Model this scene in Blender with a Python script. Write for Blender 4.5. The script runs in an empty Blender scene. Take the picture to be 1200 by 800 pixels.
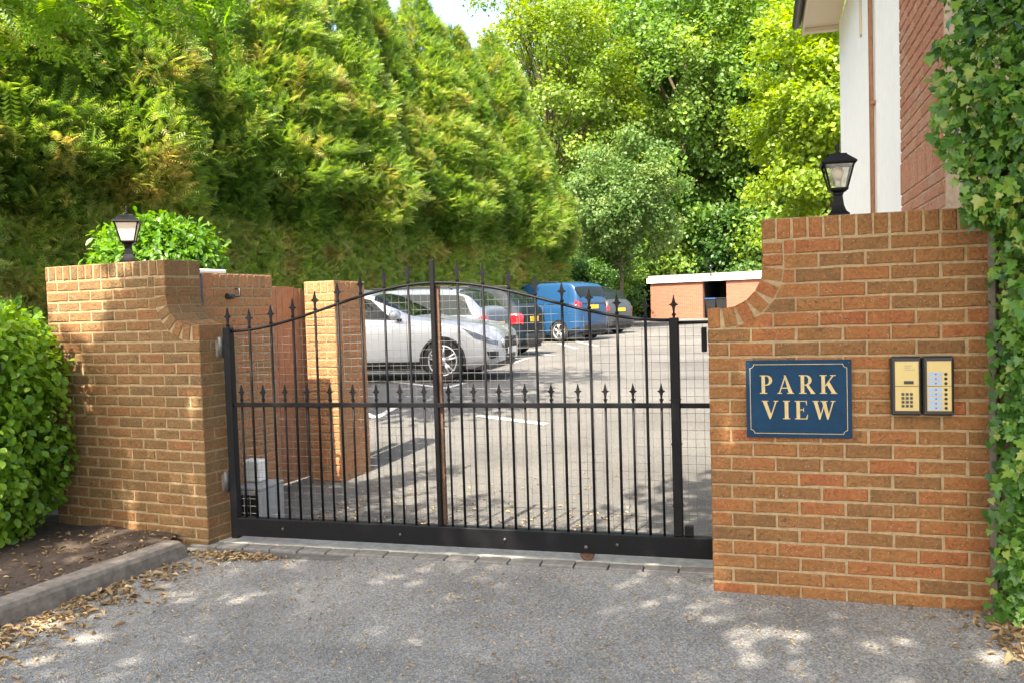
import bpy, math, random
import numpy as np
from mathutils import Vector, Matrix

# ------------------------------------------------------------------ camera, sky, sun, exposure
scene = bpy.context.scene
col = scene.collection
CAM_H = 1.55
ROLL = 0.031
PITCH = math.atan(40 / 1000)
cam_d = bpy.data.cameras.new('camera')
cam_d.sensor_width = 36.0
cam_d.lens = 30.0
cam_d.clip_start = 0.05
cam_d.clip_end = 2000
cam = bpy.data.objects.new('camera', cam_d)
col.objects.link(cam)
fwd = Vector((0, math.cos(PITCH), -math.sin(PITCH)))
up0 = Vector((0, math.sin(PITCH), math.cos(PITCH)))
rt0 = Vector((1, 0, 0))
right = rt0 * math.cos(ROLL) - up0 * math.sin(ROLL)
up = up0 * math.cos(ROLL) + rt0 * math.sin(ROLL)
m = Matrix((right, up, -fwd)).transposed().to_4x4()
m.translation = Vector((0, 0, CAM_H))
cam.matrix_world = m
scene.camera = cam
scene.cycles.max_bounces = 7
scene.cycles.diffuse_bounces = 4
scene.cycles.transmission_bounces = 4

SUN = Vector((-0.27, -0.55, 0.79)).normalized()      # towards the sun
sun_el = math.asin(SUN.z)
world = bpy.data.worlds.new('World')
scene.world = world
world.use_nodes = True
wn = world.node_tree
for n in list(wn.nodes):
    wn.nodes.remove(n)
w_out = wn.nodes.new('ShaderNodeOutputWorld')
w_bg = wn.nodes.new('ShaderNodeBackground')
w_sky = wn.nodes.new('ShaderNodeTexSky')
w_sky.sky_type = 'NISHITA'
w_sky.sun_disc = False
w_sky.sun_elevation = sun_el
w_sky.sun_rotation = math.atan2(SUN.x, SUN.y)
w_sky.air_density = 1.0
w_sky.dust_density = 4.0
w_sky.ozone_density = 1.0
w_bg.inputs['Strength'].default_value = 0.15
wn.links.new(w_sky.outputs['Color'], w_bg.inputs['Color'])
wn.links.new(w_bg.outputs['Background'], w_out.inputs['Surface'])

sun_d = bpy.data.lights.new('sun', 'SUN')
sun_d.energy = 3.6
sun_d.angle = math.radians(0.5)
sun_d.color = (1.0, 0.94, 0.84)
sun = bpy.data.objects.new('sun', sun_d)
col.objects.link(sun)
sun.location = (-12, -6, 20)
sun.rotation_euler = (-SUN).to_track_quat('-Z', 'Y').to_euler()

scene.view_settings.view_transform = 'Standard'
scene.view_settings.look = 'None'
scene.view_settings.exposure = 2.2
scene.view_settings.gamma = 1.0
scene.view_settings.use_white_balance = True
scene.view_settings.white_balance_temperature = 7000
scene.view_settings.use_curve_mapping = False

rng = np.random.default_rng(7)
rnd = random.Random(11)
PI = math.pi

# ------------------------------------------------------------------ helpers
def tag(o, label=None, cat=None, group=None, kind=None):
    if label: o['label'] = label
    if cat: o['category'] = cat
    if group: o['group'] = group
    if kind: o['kind'] = kind
    return o

def empty(name, loc=(0, 0, 0), rz=0.0, parent=None):
    o = bpy.data.objects.new(name, None)
    o.empty_display_size = 0.1
    col.objects.link(o)
    o.location = loc
    o.rotation_euler = (0, 0, rz)
    if parent: o.parent = parent
    return o

def link(name, me, mat=None, parent=None, loc=None, rot=None):
    o = bpy.data.objects.new(name, me)
    col.objects.link(o)
    if mat is not None and len(me.materials) == 0:
        me.materials.append(mat)
    if parent: o.parent = parent
    if loc is not None: o.location = loc
    if rot is not None: o.rotation_euler = rot
    return o

def pydata(name, v, f, smooth=False):
    me = bpy.data.meshes.new(name)
    me.from_pydata([tuple(map(float, p)) for p in v], [], f)
    me.update()
    if smooth:
        me.polygons.foreach_set('use_smooth', [True] * len(me.polygons))
    return me

class MB:
    """collects simple shapes, builds ONE mesh object"""
    def __init__(s):
        s.v = []; s.f = []; s.sm = []
    def add(s, v, f, smooth=False):
        b = len(s.v)
        s.v += [tuple(p) for p in v]
        s.f += [tuple(i + b for i in q) for q in f]
        s.sm += [smooth] * len(f)
        return s
    def box(s, x0, x1, y0, y1, z0, z1, ch=0.0):
        if ch <= 0:
            v = [(x, y, z) for z in (z0, z1) for y in (y0, y1) for x in (x0, x1)]
            return s.add(v, [(0, 2, 3, 1), (4, 5, 7, 6), (0, 1, 5, 4), (2, 6, 7, 3), (0, 4, 6, 2), (1, 3, 7, 5)])
        c = ch
        # chamfered along all 12 edges
        P = {}
        v = []; 
        X = (x0, x1); Y = (y0, y1); Z = (z0, z1)
        def vid(i, j, k, a):
            key = (i, j, k, a)
            if key not in P:
                sx = 1 if i == 0 else -1; sy = 1 if j == 0 else -1; sz = 1 if k == 0 else -1
                p = [X[i], Y[j], Z[k]]
                if a != 0: p[0] += sx * c
                if a != 1: p[1] += sy * c
                if a != 2: p[2] += sz * c
                P[key] = len(v); v.append(tuple(p))
            return P[key]
        f = []
        for i in (0, 1):
            f.append(tuple(vid(i, j, k, 0) for j, k in ((0, 0), (0, 1), (1, 1), (1, 0))[::(1 if i == 0 else -1)]))
        for j in (0, 1):
            f.append(tuple(vid(i, j, k, 1) for i, k in ((0, 0), (1, 0), (1, 1), (0, 1))[::(1 if j == 0 else -1)]))
        for k in (0, 1):
            f.append(tuple(vid(i, j, k, 2) for i, j in ((0, 0), (0, 1), (1, 1), (1, 0))[::(1 if k == 0 else -1)]))
        for i in (0, 1):
            for j in (0, 1):
                f.append((vid(i, j, 0, 0), vid(i, j, 1, 0), vid(i, j, 1, 1), vid(i, j, 0, 1)))
        for i in (0, 1):
            for k in (0, 1):
                f.append((vid(i, 0, k, 0), vid(i, 1, k, 0), vid(i, 1, k, 2), vid(i, 0, k, 2)))
        for j in (0, 1):
            for k in (0, 1):
                f.append((vid(0, j, k, 1), vid(1, j, k, 1), vid(1, j, k, 2), vid(0, j, k, 2)))
        for i in (0, 1):
            for j in (0, 1):
                for k in (0, 1):
                    f.append((vid(i, j, k, 0), vid(i, j, k, 1), vid(i, j, k, 2)))
        return s.add(v, f)
    def tube(s, pts, rad, n=8, cap=True, smooth=True):
        pts = [Vector(p) for p in pts]
        rad = rad if hasattr(rad, '__len__') else [rad] * len(pts)
        v = []; f = []
        ref = None
        for i, p in enumerate(pts):
            t = (pts[min(i + 1, len(pts) - 1)] - pts[max(i - 1, 0)])
            if t.length < 1e-9: t = Vector((0, 0, 1))
            t.normalize()
            if ref is None:
                ref = Vector((1, 0, 0)) if abs(t.x) < 0.8 else Vector((0, 1, 0))
            a = (ref - t * ref.dot(t)); 
            if a.length < 1e-6: a = t.orthogonal()
            a.normalize(); ref = a
            b = t.cross(a)
            for k in range(n):
                an = 2 * PI * k / n
                v.append(p + (a * math.cos(an) + b * math.sin(an)) * rad[i])
        for i in range(len(pts) - 1):
            for k in range(n):
                f.append((i * n + k, i * n + (k + 1) % n, (i + 1) * n + (k + 1) % n, (i + 1) * n + k))
        s.add(v, f, smooth)
        if cap:
            b = len(s.v) - len(v)
            s.f.append(tuple(b + k for k in range(n))[::-1]); s.sm.append(False)
            s.f.append(tuple(b + (len(pts) - 1) * n + k for k in range(n))); s.sm.append(False)
        return s
    def lathe(s, prof, n=16, c=(0, 0, 0), rot0=0.0, smooth=True, axis='z'):
        v = []; f = []
        for r, z in prof:
            for k in range(n):
                a = rot0 + 2 * PI * k / n
                if axis == 'z': v.append((c[0] + r * math.cos(a), c[1] + r * math.sin(a), c[2] + z))
                else: v.append((c[0] + r * math.cos(a), c[1] + z, c[2] + r * math.sin(a)))
        for i in range(len(prof) - 1):
            for k in range(n):
                f.append((i * n + k, i * n + (k + 1) % n, (i + 1) * n + (k + 1) % n, (i + 1) * n + k))
        f.append(tuple(range(n))[::-1]); f.append(tuple((len(prof) - 1) * n + k for k in range(n)))
        return s.add(v, f, smooth)
    def prism_xz(s, poly, y0, y1):
        n = len(poly)
        v = [(x, y0, z) for x, z in poly] + [(x, y1, z) for x, z in poly]
        f = [tuple(range(n)), tuple(range(2 * n - 1, n - 1, -1))]
        f += [(i, i + n, (i + 1) % n + n, (i + 1) % n) for i in range(n)]
        return s.add(v, f)
    def build(s, name, mat, parent=None, loc=None, rot=None):
        me = pydata(name, s.v, s.f)
        me.polygons.foreach_set('use_smooth', s.sm)
        return link(name, me, mat, parent, loc, rot)

# ------------------------------------------------------------------ materials
def new_mat(name):
    mt = bpy.data.materials.new(name)
    mt.use_nodes = True
    nt = mt.node_tree
    return mt, nt, nt.nodes['Principled BSDF'], nt.nodes['Material Output']

def N(nt, typ, **kw):
    n = nt.nodes.new(typ)
    for k, v in kw.items():
        if k in n.inputs: n.inputs[k].default_value = v
        else: setattr(n, k, v)
    return n

def ramp(nt, stops, interp='LINEAR'):
    r = nt.nodes.new('ShaderNodeValToRGB')
    r.color_ramp.interpolation = interp
    el = r.color_ramp.elements
    while len(el) < len(stops): el.new(0.5)
    for e, (p, c) in zip(el, stops):
        e.position = p; e.color = (*c, 1) if len(c) == 3 else c
    return r

def plain(name, c, rough=0.6, metal=0.0, noise=0.0, nscale=20.0, bump=0.0, spec=0.5, coat=0.0):
    mt, nt, b, o = new_mat(name)
    b.inputs['Base Color'].default_value = (*c, 1)
    b.inputs['Roughness'].default_value = rough
    b.inputs['Metallic'].default_value = metal
    b.inputs['Specular IOR Level'].default_value = spec
    if coat: b.inputs['Coat Weight'].default_value = coat; b.inputs['Coat Roughness'].default_value = 0.05
    if noise or bump:
        tc = N(nt, 'ShaderNodeTexCoord')
        nz = N(nt, 'ShaderNodeTexNoise', Scale=nscale, Detail=6.0, Roughness=0.65)
        nt.links.new(tc.outputs['Object'], nz.inputs['Vector'])
        if noise:
            lo = tuple(max(0, x * (1 - noise)) for x in c); hi = tuple(min(1, x * (1 + noise)) for x in c)
            r = ramp(nt, [(0.3, lo), (0.7, hi)])
            nt.links.new(nz.outputs['Fac'], r.inputs['Fac'])
            nt.links.new(r.outputs['Color'], b.inputs['Base Color'])
        if bump:
            bp = N(nt, 'ShaderNodeBump', Strength=bump, Distance=0.01)
            nt.links.new(nz.outputs['Fac'], bp.inputs['Height'])
            nt.links.new(bp.outputs['Normal'], b.inputs['Normal'])
    return mt

def brick_mat(name, stops, speck=0.6):
    mt, nt, b, o = new_mat(name)
    oi = N(nt, 'ShaderNodeObjectInfo')
    tc = N(nt, 'ShaderNodeTexCoord')
    add = N(nt, 'ShaderNodeVectorMath', operation='ADD')
    mul = N(nt, 'ShaderNodeVectorMath', operation='SCALE'); mul.inputs['Scale'].default_value = 37.0
    nt.links.new(oi.outputs['Location'], mul.inputs[0])
    nt.links.new(tc.outputs['Object'], add.inputs[0]); nt.links.new(mul.outputs[0], add.inputs[1])
    n1 = N(nt, 'ShaderNodeTexNoise', Scale=9.0, Detail=5.0, Roughness=0.6)
    nt.links.new(add.outputs[0], n1.inputs['Vector'])
    mx = N(nt, 'ShaderNodeMath', operation='MULTIPLY_ADD')
    mx.inputs[1].default_value = 0.75; mx.inputs[2].default_value = -0.38
    nt.links.new(n1.outputs['Fac'], mx.inputs[0])
    sq_ = N(nt, 'ShaderNodeMath', operation='MULTIPLY_ADD'); sq_.inputs[1].default_value = 0.74; sq_.inputs[2].default_value = 0.13
    nt.links.new(oi.outputs['Random'], sq_.inputs[0])
    sm = N(nt, 'ShaderNodeMath', operation='ADD', use_clamp=True)
    nt.links.new(sq_.outputs[0], sm.inputs[0]); nt.links.new(mx.outputs[0], sm.inputs[1])
    r = ramp(nt, stops)
    nt.links.new(sm.outputs[0], r.inputs['Fac'])
    n2 = N(nt, 'ShaderNodeTexNoise', Scale=60.0, Detail=6.0, Roughness=0.7)
    nt.links.new(add.outputs[0], n2.inputs['Vector'])
    r2 = ramp(nt, [(0.25, (0.62, 0.62, 0.62)), (0.75, (1.25, 1.25, 1.25))])
    nt.links.new(n2.outputs['Fac'], r2.inputs['Fac'])
    mm = N(nt, 'ShaderNodeMix', data_type='RGBA', blend_type='MULTIPLY'); mm.inputs['Factor'].default_value = 1.0
    nt.links.new(r.outputs['Color'], mm.inputs['A']); nt.links.new(r2.outputs['Color'], mm.inputs['B'])
    # dark kiln marks
    n4 = N(nt, 'ShaderNodeTexNoise', Scale=26.0, Detail=2.0)
    nt.links.new(add.outputs[0], n4.inputs['Vector'])
    r4 = ramp(nt, [(0.66, (0, 0, 0)), (0.74, (0.7, 0.7, 0.7))])
    nt.links.new(n4.outputs['Fac'], r4.inputs['Fac'])
    m4 = N(nt, 'ShaderNodeMix', data_type='RGBA'); m4.inputs['B'].default_value = (0.09, 0.055, 0.035, 1)
    nt.links.new(r4.outputs['Color'], m4.inputs['Factor']); nt.links.new(mm.outputs['Result'], m4.inputs['A'])
    # pale lime specks
    vo = N(nt, 'ShaderNodeTexVoronoi', Scale=75.0)
    nt.links.new(add.outputs[0], vo.inputs['Vector'])
    r3 = ramp(nt, [(0.10, (speck,) * 3), (0.19, (0, 0, 0))])
    nt.links.new(vo.outputs['Distance'], r3.inputs['Fac'])
    n5 = N(nt, 'ShaderNodeTexNoise', Scale=14.0, Detail=1.0)
    nt.links.new(add.outputs[0], n5.inputs['Vector'])
    r5 = ramp(nt, [(0.48, (0, 0, 0)), (0.56, (1, 1, 1))])
    nt.links.new(n5.outputs['Fac'], r5.inputs['Fac'])
    m5 = N(nt, 'ShaderNodeMath', operation='MULTIPLY')
    nt.links.new(r3.outputs['Color'], m5.inputs[0]); nt.links.new(r5.outputs['Color'], m5.inputs[1])
    m3 = N(nt, 'ShaderNodeMix', data_type='RGBA'); m3.inputs['B'].default_value = (0.62, 0.52, 0.38, 1)
    nt.links.new(m5.outputs[0], m3.inputs['Factor']); nt.links.new(m4.outputs['Result'], m3.inputs['A'])
    nt.links.new(m3.outputs['Result'], b.inputs['Base Color'])
    n6 = N(nt, 'ShaderNodeTexNoise', Scale=11.0, Detail=3.0, Distortion=1.6)
    nt.links.new(add.outputs[0], n6.inputs['Vector'])
    r6 = ramp(nt, [(0.44, (1, 1, 1)), (0.475, (0, 0, 0)), (0.51, (1, 1, 1))])
    nt.links.new(n6.outputs['Fac'], r6.inputs['Fac'])
    b.inputs['Roughness'].default_value = 0.85
    b.inputs['Specular IOR Level'].default_value = 0.3
    bp0 = N(nt, 'ShaderNodeBump', Strength=0.55, Distance=0.006)
    nt.links.new(r6.outputs['Color'], bp0.inputs['Height'])
    bp = N(nt, 'ShaderNodeBump', Strength=1.0, Distance=0.009)
    nt.links.new(bp0.outputs['Normal'], bp.inputs['Normal'])
    nt.links.new(n2.outputs['Fac'], bp.inputs['Height'])
    bp2 = N(nt, 'ShaderNodeBump', Strength=0.7, Distance=0.012)
    nt.links.new(n4.outputs['Fac'], bp2.inputs['Height']); nt.links.new(bp.outputs['Normal'], bp2.inputs['Normal'])
    nt.links.new(bp2.outputs['Normal'], b.inputs['Normal'])
    return mt

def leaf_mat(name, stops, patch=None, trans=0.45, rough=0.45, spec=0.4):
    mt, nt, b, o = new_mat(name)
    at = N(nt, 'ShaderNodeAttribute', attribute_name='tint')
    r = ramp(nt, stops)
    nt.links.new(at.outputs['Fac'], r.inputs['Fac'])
    src = r.outputs['Color']
    if patch:
        tc = N(nt, 'ShaderNodeTexCoord')
        geo = N(nt, 'ShaderNodeNewGeometry')
        nz = N(nt, 'ShaderNodeTexNoise', Scale=patch[1], Detail=3.0)
        nt.links.new(geo.outputs['Position'], nz.inputs['Vector'])
        rr = ramp(nt, [(patch[2], (0, 0, 0)), (patch[3], (1, 1, 1))])
        nt.links.new(nz.outputs['Fac'], rr.inputs['Fac'])
        ml = N(nt, 'ShaderNodeMath', operation='MULTIPLY')
        nt.links.new(rr.outputs['Color'], ml.inputs[0]); nt.links.new(at.outputs['Fac'], ml.inputs[1])
        mx = N(nt, 'ShaderNodeMix', data_type='RGBA'); mx.inputs['B'].default_value = (*patch[0], 1)
        nt.links.new(ml.outputs[0], mx.inputs['Factor']); nt.links.new(src, mx.inputs['A'])
        src = mx.outputs['Result']
    nt.links.new(src, b.inputs['Base Color'])
    b.inputs['Roughness'].default_value = rough
    b.inputs['Specular IOR Level'].default_value = spec
    tr = N(nt, 'ShaderNodeBsdfTranslucent')
    hs = N(nt, 'ShaderNodeHueSaturation', Hue=0.485, Saturation=1.15, Value=1.35)
    nt.links.new(src, hs.inputs['Color']); nt.links.new(hs.outputs['Color'], tr.inputs['Color'])
    ms = N(nt, 'ShaderNodeMixShader'); ms.inputs['Fac'].default_value = trans
    nt.links.new(b.outputs[0], ms.inputs[1]); nt.links.new(tr.outputs[0], ms.inputs[2])
    nt.links.new(ms.outputs[0], o.inputs['Surface'])
    return mt

M = {}
M['brick_r'] = brick_mat('brick_orange_brown', [(0.0, (0.17, 0.090, 0.038)), (0.22, (0.245, 0.118, 0.043)), (0.55, (0.305, 0.132, 0.045)),
                                              (0.82, (0.32, 0.118, 0.042)), (1.0, (0.30, 0.090, 0.036))])
M['brick_l'] = brick_mat('brick_brown', [(0.0, (0.15, 0.092, 0.042)), (0.3, (0.20, 0.118, 0.050)), (0.65, (0.235, 0.125, 0.050)),
                                       (0.9, (0.25, 0.115, 0.046)), (1.0, (0.26, 0.10, 0.042))])
M['brick_i'] = brick_mat('brick_warm', [(0.0, (0.33, 0.17, 0.075)), (0.5, (0.42, 0.20, 0.085)), (1.0, (0.46, 0.18, 0.08))], 0.3)
M['brick_h'] = brick_mat('brick_house', [(0.0, (0.46, 0.19, 0.11)), (0.5, (0.53, 0.24, 0.145)), (1.0, (0.50, 0.29, 0.19))], 0.2)
M['mortar'] = plain('mortar', (0.33, 0.235, 0.128), 0.95, noise=0.25, nscale=40, bump=0.6)
M['mortar_h'] = plain('mortar_pale', (0.55, 0.42, 0.30), 0.95, noise=0.2, nscale=40, bump=0.5)
M['black'] = plain('black_painted_steel', (0.006, 0.006, 0.007), 0.5, noise=0.3, nscale=60, bump=0.08, spec=0.18)
M['rust'] = plain('rusty_steel', (0.12, 0.062, 0.036), 0.85, noise=0.5, nscale=50, bump=0.3)
M['galv'] = plain('galvanised_wire', (0.20, 0.20, 0.19), 0.55, metal=0.4)
M['steel'] = plain('grey_steel', (0.10, 0.097, 0.09), 0.55, metal=0.4, noise=0.2, nscale=40)
M['white'] = plain('white_paint', (0.80, 0.78, 0.73), 0.6, noise=0.05, nscale=12)
M['render'] = plain('white_render', (0.88, 0.86, 0.82), 0.9, noise=0.04, nscale=8, bump=0.15)
M['cream'] = plain('cream_soffit', (0.66, 0.55, 0.38), 0.6)
M['concrete'] = plain('concrete', (0.42, 0.40, 0.35), 0.92, noise=0.3, nscale=18, bump=0.5)
M['kerb'] = plain('kerb_concrete', (0.20, 0.17, 0.14), 0.92, noise=0.4, nscale=16, bump=0.6)
M['sett'] = plain('grey_sett', (0.17, 0.16, 0.145), 0.9, noise=0.3, nscale=22, bump=0.5)
M['bark'] = plain('bark', (0.085, 0.062, 0.042), 0.95, noise=0.4, nscale=9, bump=0.8)
M['bark_pale'] = plain('bark_pale', (0.14, 0.11, 0.08), 0.95, noise=0.4, nscale=9, bump=0.8)
M['soil'] = plain('soil', (0.062, 0.042, 0.030), 1.0, noise=0.5, nscale=30, bump=1.0)
M['wood'] = plain('stained_wood', (0.33, 0.155, 0.08), 0.7, noise=0.25, nscale=14, bump=0.25)
M['pvc'] = plain('black_plastic', (0.015, 0.015, 0.016), 0.4)
M['grey_pl'] = plain('grey_plastic', (0.30, 0.30, 0.30), 0.5)
M['line'] = plain('line_paint', (0.52, 0.51, 0.48), 0.8, noise=0.2, nscale=15)
M['gold'] = plain('gold_letter', (0.50, 0.37, 0.16), 0.45, noise=0.15, nscale=40)
M['blue'] = plain('blue_enamel', (0.003, 0.031, 0.072), 0.6, noise=0.2, nscale=9, spec=0.2)
M['brass'] = plain('brass', (0.50, 0.39, 0.17), 0.38, metal=0.6, noise=0.08, nscale=6)
M['label'] = plain('label_strip', (0.27, 0.38, 0.58), 0.5)
M['ink'] = plain('ink', (0.03, 0.03, 0.035), 0.6)
M['dim'] = plain('etched_grey', (0.30, 0.26, 0.18), 0.6)
M['roof'] = plain('roof_tile', (0.12, 0.07, 0.05), 0.9, noise=0.3, nscale=6, bump=0.3)
M['tyre'] = plain('tyre', (0.018, 0.018, 0.018), 0.85)
M['alloy'] = plain('alloy', (0.62, 0.62, 0.63), 0.3, metal=0.85)
M['dark'] = plain('dark_trim', (0.012, 0.012, 0.013), 0.5)
M['red'] = plain('red_lamp', (0.55, 0.012, 0.02), 0.15, coat=0.8)
M['yplate'] = plain('yellow_plate', (0.80, 0.46, 0.02), 0.4)
M['wplate'] = plain('white_plate', (0.75, 0.74, 0.68), 0.4)
M['chrome'] = plain('chrome', (0.6, 0.6, 0.6), 0.12, metal=1.0)
M['silver'] = plain('silver_car_paint', (0.42, 0.43, 0.45), 0.36, metal=0.35, coat=0.5)
M['greycar'] = plain('silver_grey_car_paint', (0.10, 0.12, 0.15), 0.5, metal=0.0, coat=0.0, spec=0.15)
M['darkcar'] = plain('charcoal_car_paint', (0.012, 0.020, 0.028), 0.55, metal=0.0, coat=0.0, spec=0.12)
M['duskcar'] = plain('dark_grey_car_paint', (0.05, 0.055, 0.06), 0.4, metal=0.2, coat=0.3)
M['bluecar'] = plain('blue_car_paint', (0.007, 0.052, 0.135), 0.42, metal=0.0, coat=0.3)
M['binblue'] = plain('blue_bin_lid', (0.012, 0.07, 0.22), 0.5)
M['frost'] = plain('frosted_pane', (0.78, 0.66, 0.52), 0.5)
M['litter'] = None

def car_glass(name, c):
    mt, nt, b, o = new_mat(name)
    b.inputs['Base Color'].default_value = (*c, 1)
    b.inputs['Roughness'].default_value = 0.03
    b.inputs['Specular IOR Level'].default_value = 0.13
    b.inputs['Coat Weight'].default_value = 0.0
    b.inputs['Coat Roughness'].default_value = 0.02
    return mt
M['glass'] = car_glass('dark_car_glass', (0.012, 0.018, 0.018))
M['lamp_glass'] = car_glass('headlamp_glass', (0.10, 0.12, 0.15))

def clear_glass(name):
    mt, nt, b, o = new_mat(name)
    t = N(nt, 'ShaderNodeBsdfTransparent'); t.inputs['Color'].default_value = (0.93, 0.93, 0.90, 1)
    g = N(nt, 'ShaderNodeBsdfGlossy', Roughness=0.03)
    ms = N(nt, 'ShaderNodeMixShader'); ms.inputs['Fac'].default_value = 0.12
    nt.links.new(t.outputs[0], ms.inputs[1]); nt.links.new(g.outputs[0], ms.inputs[2])
    nt.links.new(ms.outputs[0], o.inputs['Surface'])
    return mt
M['clear'] = clear_glass('clear_pane')

def asphalt(name, dark, light, fine=260.0, patch=1.2):
    mt, nt, b, o = new_mat(name)
    tc = N(nt, 'ShaderNodeTexCoord')
    v1 = N(nt, 'ShaderNodeTexVoronoi', Scale=fine * 0.45)
    n1 = N(nt, 'ShaderNodeTexNoise', Scale=fine, Detail=4.0, Roughness=0.8)
    n2 = N(nt, 'ShaderNodeTexNoise', Scale=patch, Detail=5.0, Roughness=0.6)
    for n in (v1, n1, n2): nt.links.new(tc.outputs['Object'], n.inputs['Vector'])
    r1 = ramp(nt, [(0.0, tuple(x * 0.55 for x in dark)), (0.5, dark), (1.0, light)])
    nt.links.new(v1.outputs['Color'], r1.inputs['Fac'])
    r2 = ramp(nt, [(0.28, (0.66, 0.66, 0.66)), (0.5, (1.0, 1.0, 0.99)), (0.72, (1.24, 1.23, 1.2))])
    nt.links.new(n2.outputs['Fac'], r2.inputs['Fac'])
    mm = N(nt, 'ShaderNodeMix', data_type='RGBA', blend_type='MULTIPLY'); mm.inputs['Factor'].default_value = 1.0
    nt.links.new(r1.outputs['Color'], mm.inputs['A']); nt.links.new(r2.outputs['Color'], mm.inputs['B'])
    r3 = ramp(nt, [(0.35, (0.8, 0.8, 0.8)), (0.65, (1.2, 1.2, 1.18))])
    nt.links.new(n1.outputs['Fac'], r3.inputs['Fac'])
    m2 = N(nt, 'ShaderNodeMix', data_type='RGBA', blend_type='MULTIPLY'); m2.inputs['Factor'].default_value = 0.8
    nt.links.new(mm.outputs['Result'], m2.inputs['A']); nt.links.new(r3.outputs['Color'], m2.inputs['B'])
    nt.links.new(m2.outputs['Result'], b.inputs['Base Color'])
    b.inputs['Roughness'].default_value = 0.9
    b.inputs['Specular IOR Level'].default_value = 0.25
    bp = N(nt, 'ShaderNodeBump', Strength=1.0, Distance=0.008)
    nt.links.new(v1.outputs['Distance'], bp.inputs['Height'])
    nt.links.new(bp.outputs['Normal'], b.inputs['Normal'])
    return mt
M['asphalt'] = asphalt('asphalt', (0.25, 0.24, 0.228), (0.42, 0.405, 0.38))
M['carpark'] = asphalt('worn_asphalt', (0.155, 0.15, 0.143), (0.21, 0.204, 0.194), 420.0, 0.5)
M['earth'] = plain('earth', (0.07, 0.075, 0.035), 1.0, noise=0.4, nscale=3)

def tiny_brick(name):
    mt, nt, b, o = new_mat(name)
    tc = N(nt, 'ShaderNodeTexCoord')
    sp = N(nt, 'ShaderNodeSeparateXYZ'); cb = N(nt, 'ShaderNodeCombineXYZ')
    nt.links.new(tc.outputs['Object'], sp.inputs[0])
    ad = N(nt, 'ShaderNodeMath', operation='ADD')
    nt.links.new(sp.outputs['X'], ad.inputs[0]); nt.links.new(sp.outputs['Y'], ad.inputs[1])
    nt.links.new(ad.outputs[0], cb.inputs['X']); nt.links.new(sp.outputs['Z'], cb.inputs['Y'])
    bt = N(nt, 'ShaderNodeTexBrick', Scale=1.0)
    bt.inputs['Brick Width'].default_value = 0.225; bt.inputs['Row Height'].default_value = 0.075
    bt.inputs['Mortar Size'].default_value = 0.006
    bt.inputs['Color1'].default_value = (0.27, 0.098, 0.056, 1); bt.inputs['Color2'].default_value = (0.22, 0.076, 0.043, 1)
    bt.inputs['Mortar'].default_value = (0.28, 0.17, 0.11, 1)
    nt.links.new(cb.outputs[0], bt.inputs['Vector'])
    nt.links.new(bt.outputs['Color'], b.inputs['Base Color'])
    b.inputs['Roughness'].default_value = 0.9
    return mt
M['tinybrick'] = tiny_brick('small_red_brick')

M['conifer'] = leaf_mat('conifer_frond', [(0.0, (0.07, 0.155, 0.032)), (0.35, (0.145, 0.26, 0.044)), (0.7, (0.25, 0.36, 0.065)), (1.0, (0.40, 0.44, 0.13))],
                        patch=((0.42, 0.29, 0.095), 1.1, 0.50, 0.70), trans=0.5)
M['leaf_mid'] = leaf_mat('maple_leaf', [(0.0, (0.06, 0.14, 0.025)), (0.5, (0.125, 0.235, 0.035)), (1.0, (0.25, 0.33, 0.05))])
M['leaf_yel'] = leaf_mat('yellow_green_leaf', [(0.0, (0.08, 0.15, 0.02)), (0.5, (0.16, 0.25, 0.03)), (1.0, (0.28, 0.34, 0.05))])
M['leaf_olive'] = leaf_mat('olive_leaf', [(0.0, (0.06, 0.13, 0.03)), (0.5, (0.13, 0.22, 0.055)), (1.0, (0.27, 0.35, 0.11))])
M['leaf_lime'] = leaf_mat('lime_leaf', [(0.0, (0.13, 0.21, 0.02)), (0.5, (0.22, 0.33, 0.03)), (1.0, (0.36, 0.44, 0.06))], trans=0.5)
M['leaf_dark'] = leaf_mat('dark_leaf', [(0.0, (0.03, 0.09, 0.02)), (0.5, (0.065, 0.15, 0.03)), (1.0, (0.14, 0.23, 0.04))])
M['leaf_laurel'] = leaf_mat('laurel_leaf', [(0.0, (0.06, 0.15, 0.02)), (0.5, (0.11, 0.25, 0.03)), (1.0, (0.20, 0.36, 0.05))], rough=0.3)
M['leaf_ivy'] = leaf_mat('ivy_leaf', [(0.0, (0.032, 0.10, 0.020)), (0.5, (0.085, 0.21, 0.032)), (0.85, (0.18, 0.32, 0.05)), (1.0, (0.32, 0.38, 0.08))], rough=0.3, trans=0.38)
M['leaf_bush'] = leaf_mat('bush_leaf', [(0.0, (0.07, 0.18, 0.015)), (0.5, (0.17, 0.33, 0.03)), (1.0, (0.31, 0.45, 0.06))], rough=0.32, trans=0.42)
M['leaf_rob'] = leaf_mat('pinnate_leaf', [(0.0, (0.06, 0.16, 0.012)), (0.5, (0.13, 0.28, 0.02)), (1.0, (0.24, 0.38, 0.03))], trans=0.62)
M['litter'] = leaf_mat('dry_leaf', [(0.0, (0.12, 0.075, 0.035)), (0.5, (0.33, 0.22, 0.11)), (1.0, (0.55, 0.42, 0.24))], trans=0.1, rough=0.8)
M['stem'] = plain('stem', (0.11, 0.075, 0.045), 0.9)

# ------------------------------------------------------------------ terrain height
GN = Vector((0.277, 0.961))        # normal of the gate line
def sstep(a, b, x):
    t = min(1.0, max(0.0, (x - a) / (b - a)))
    return t * t * (3 - 2 * t)
def gz(x, y):
    d = x * GN.x + y * GN.y
    return 0.42 * sstep(6.4, 12.8, d) + 0.24 * sstep(20, 50, d) 

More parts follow.
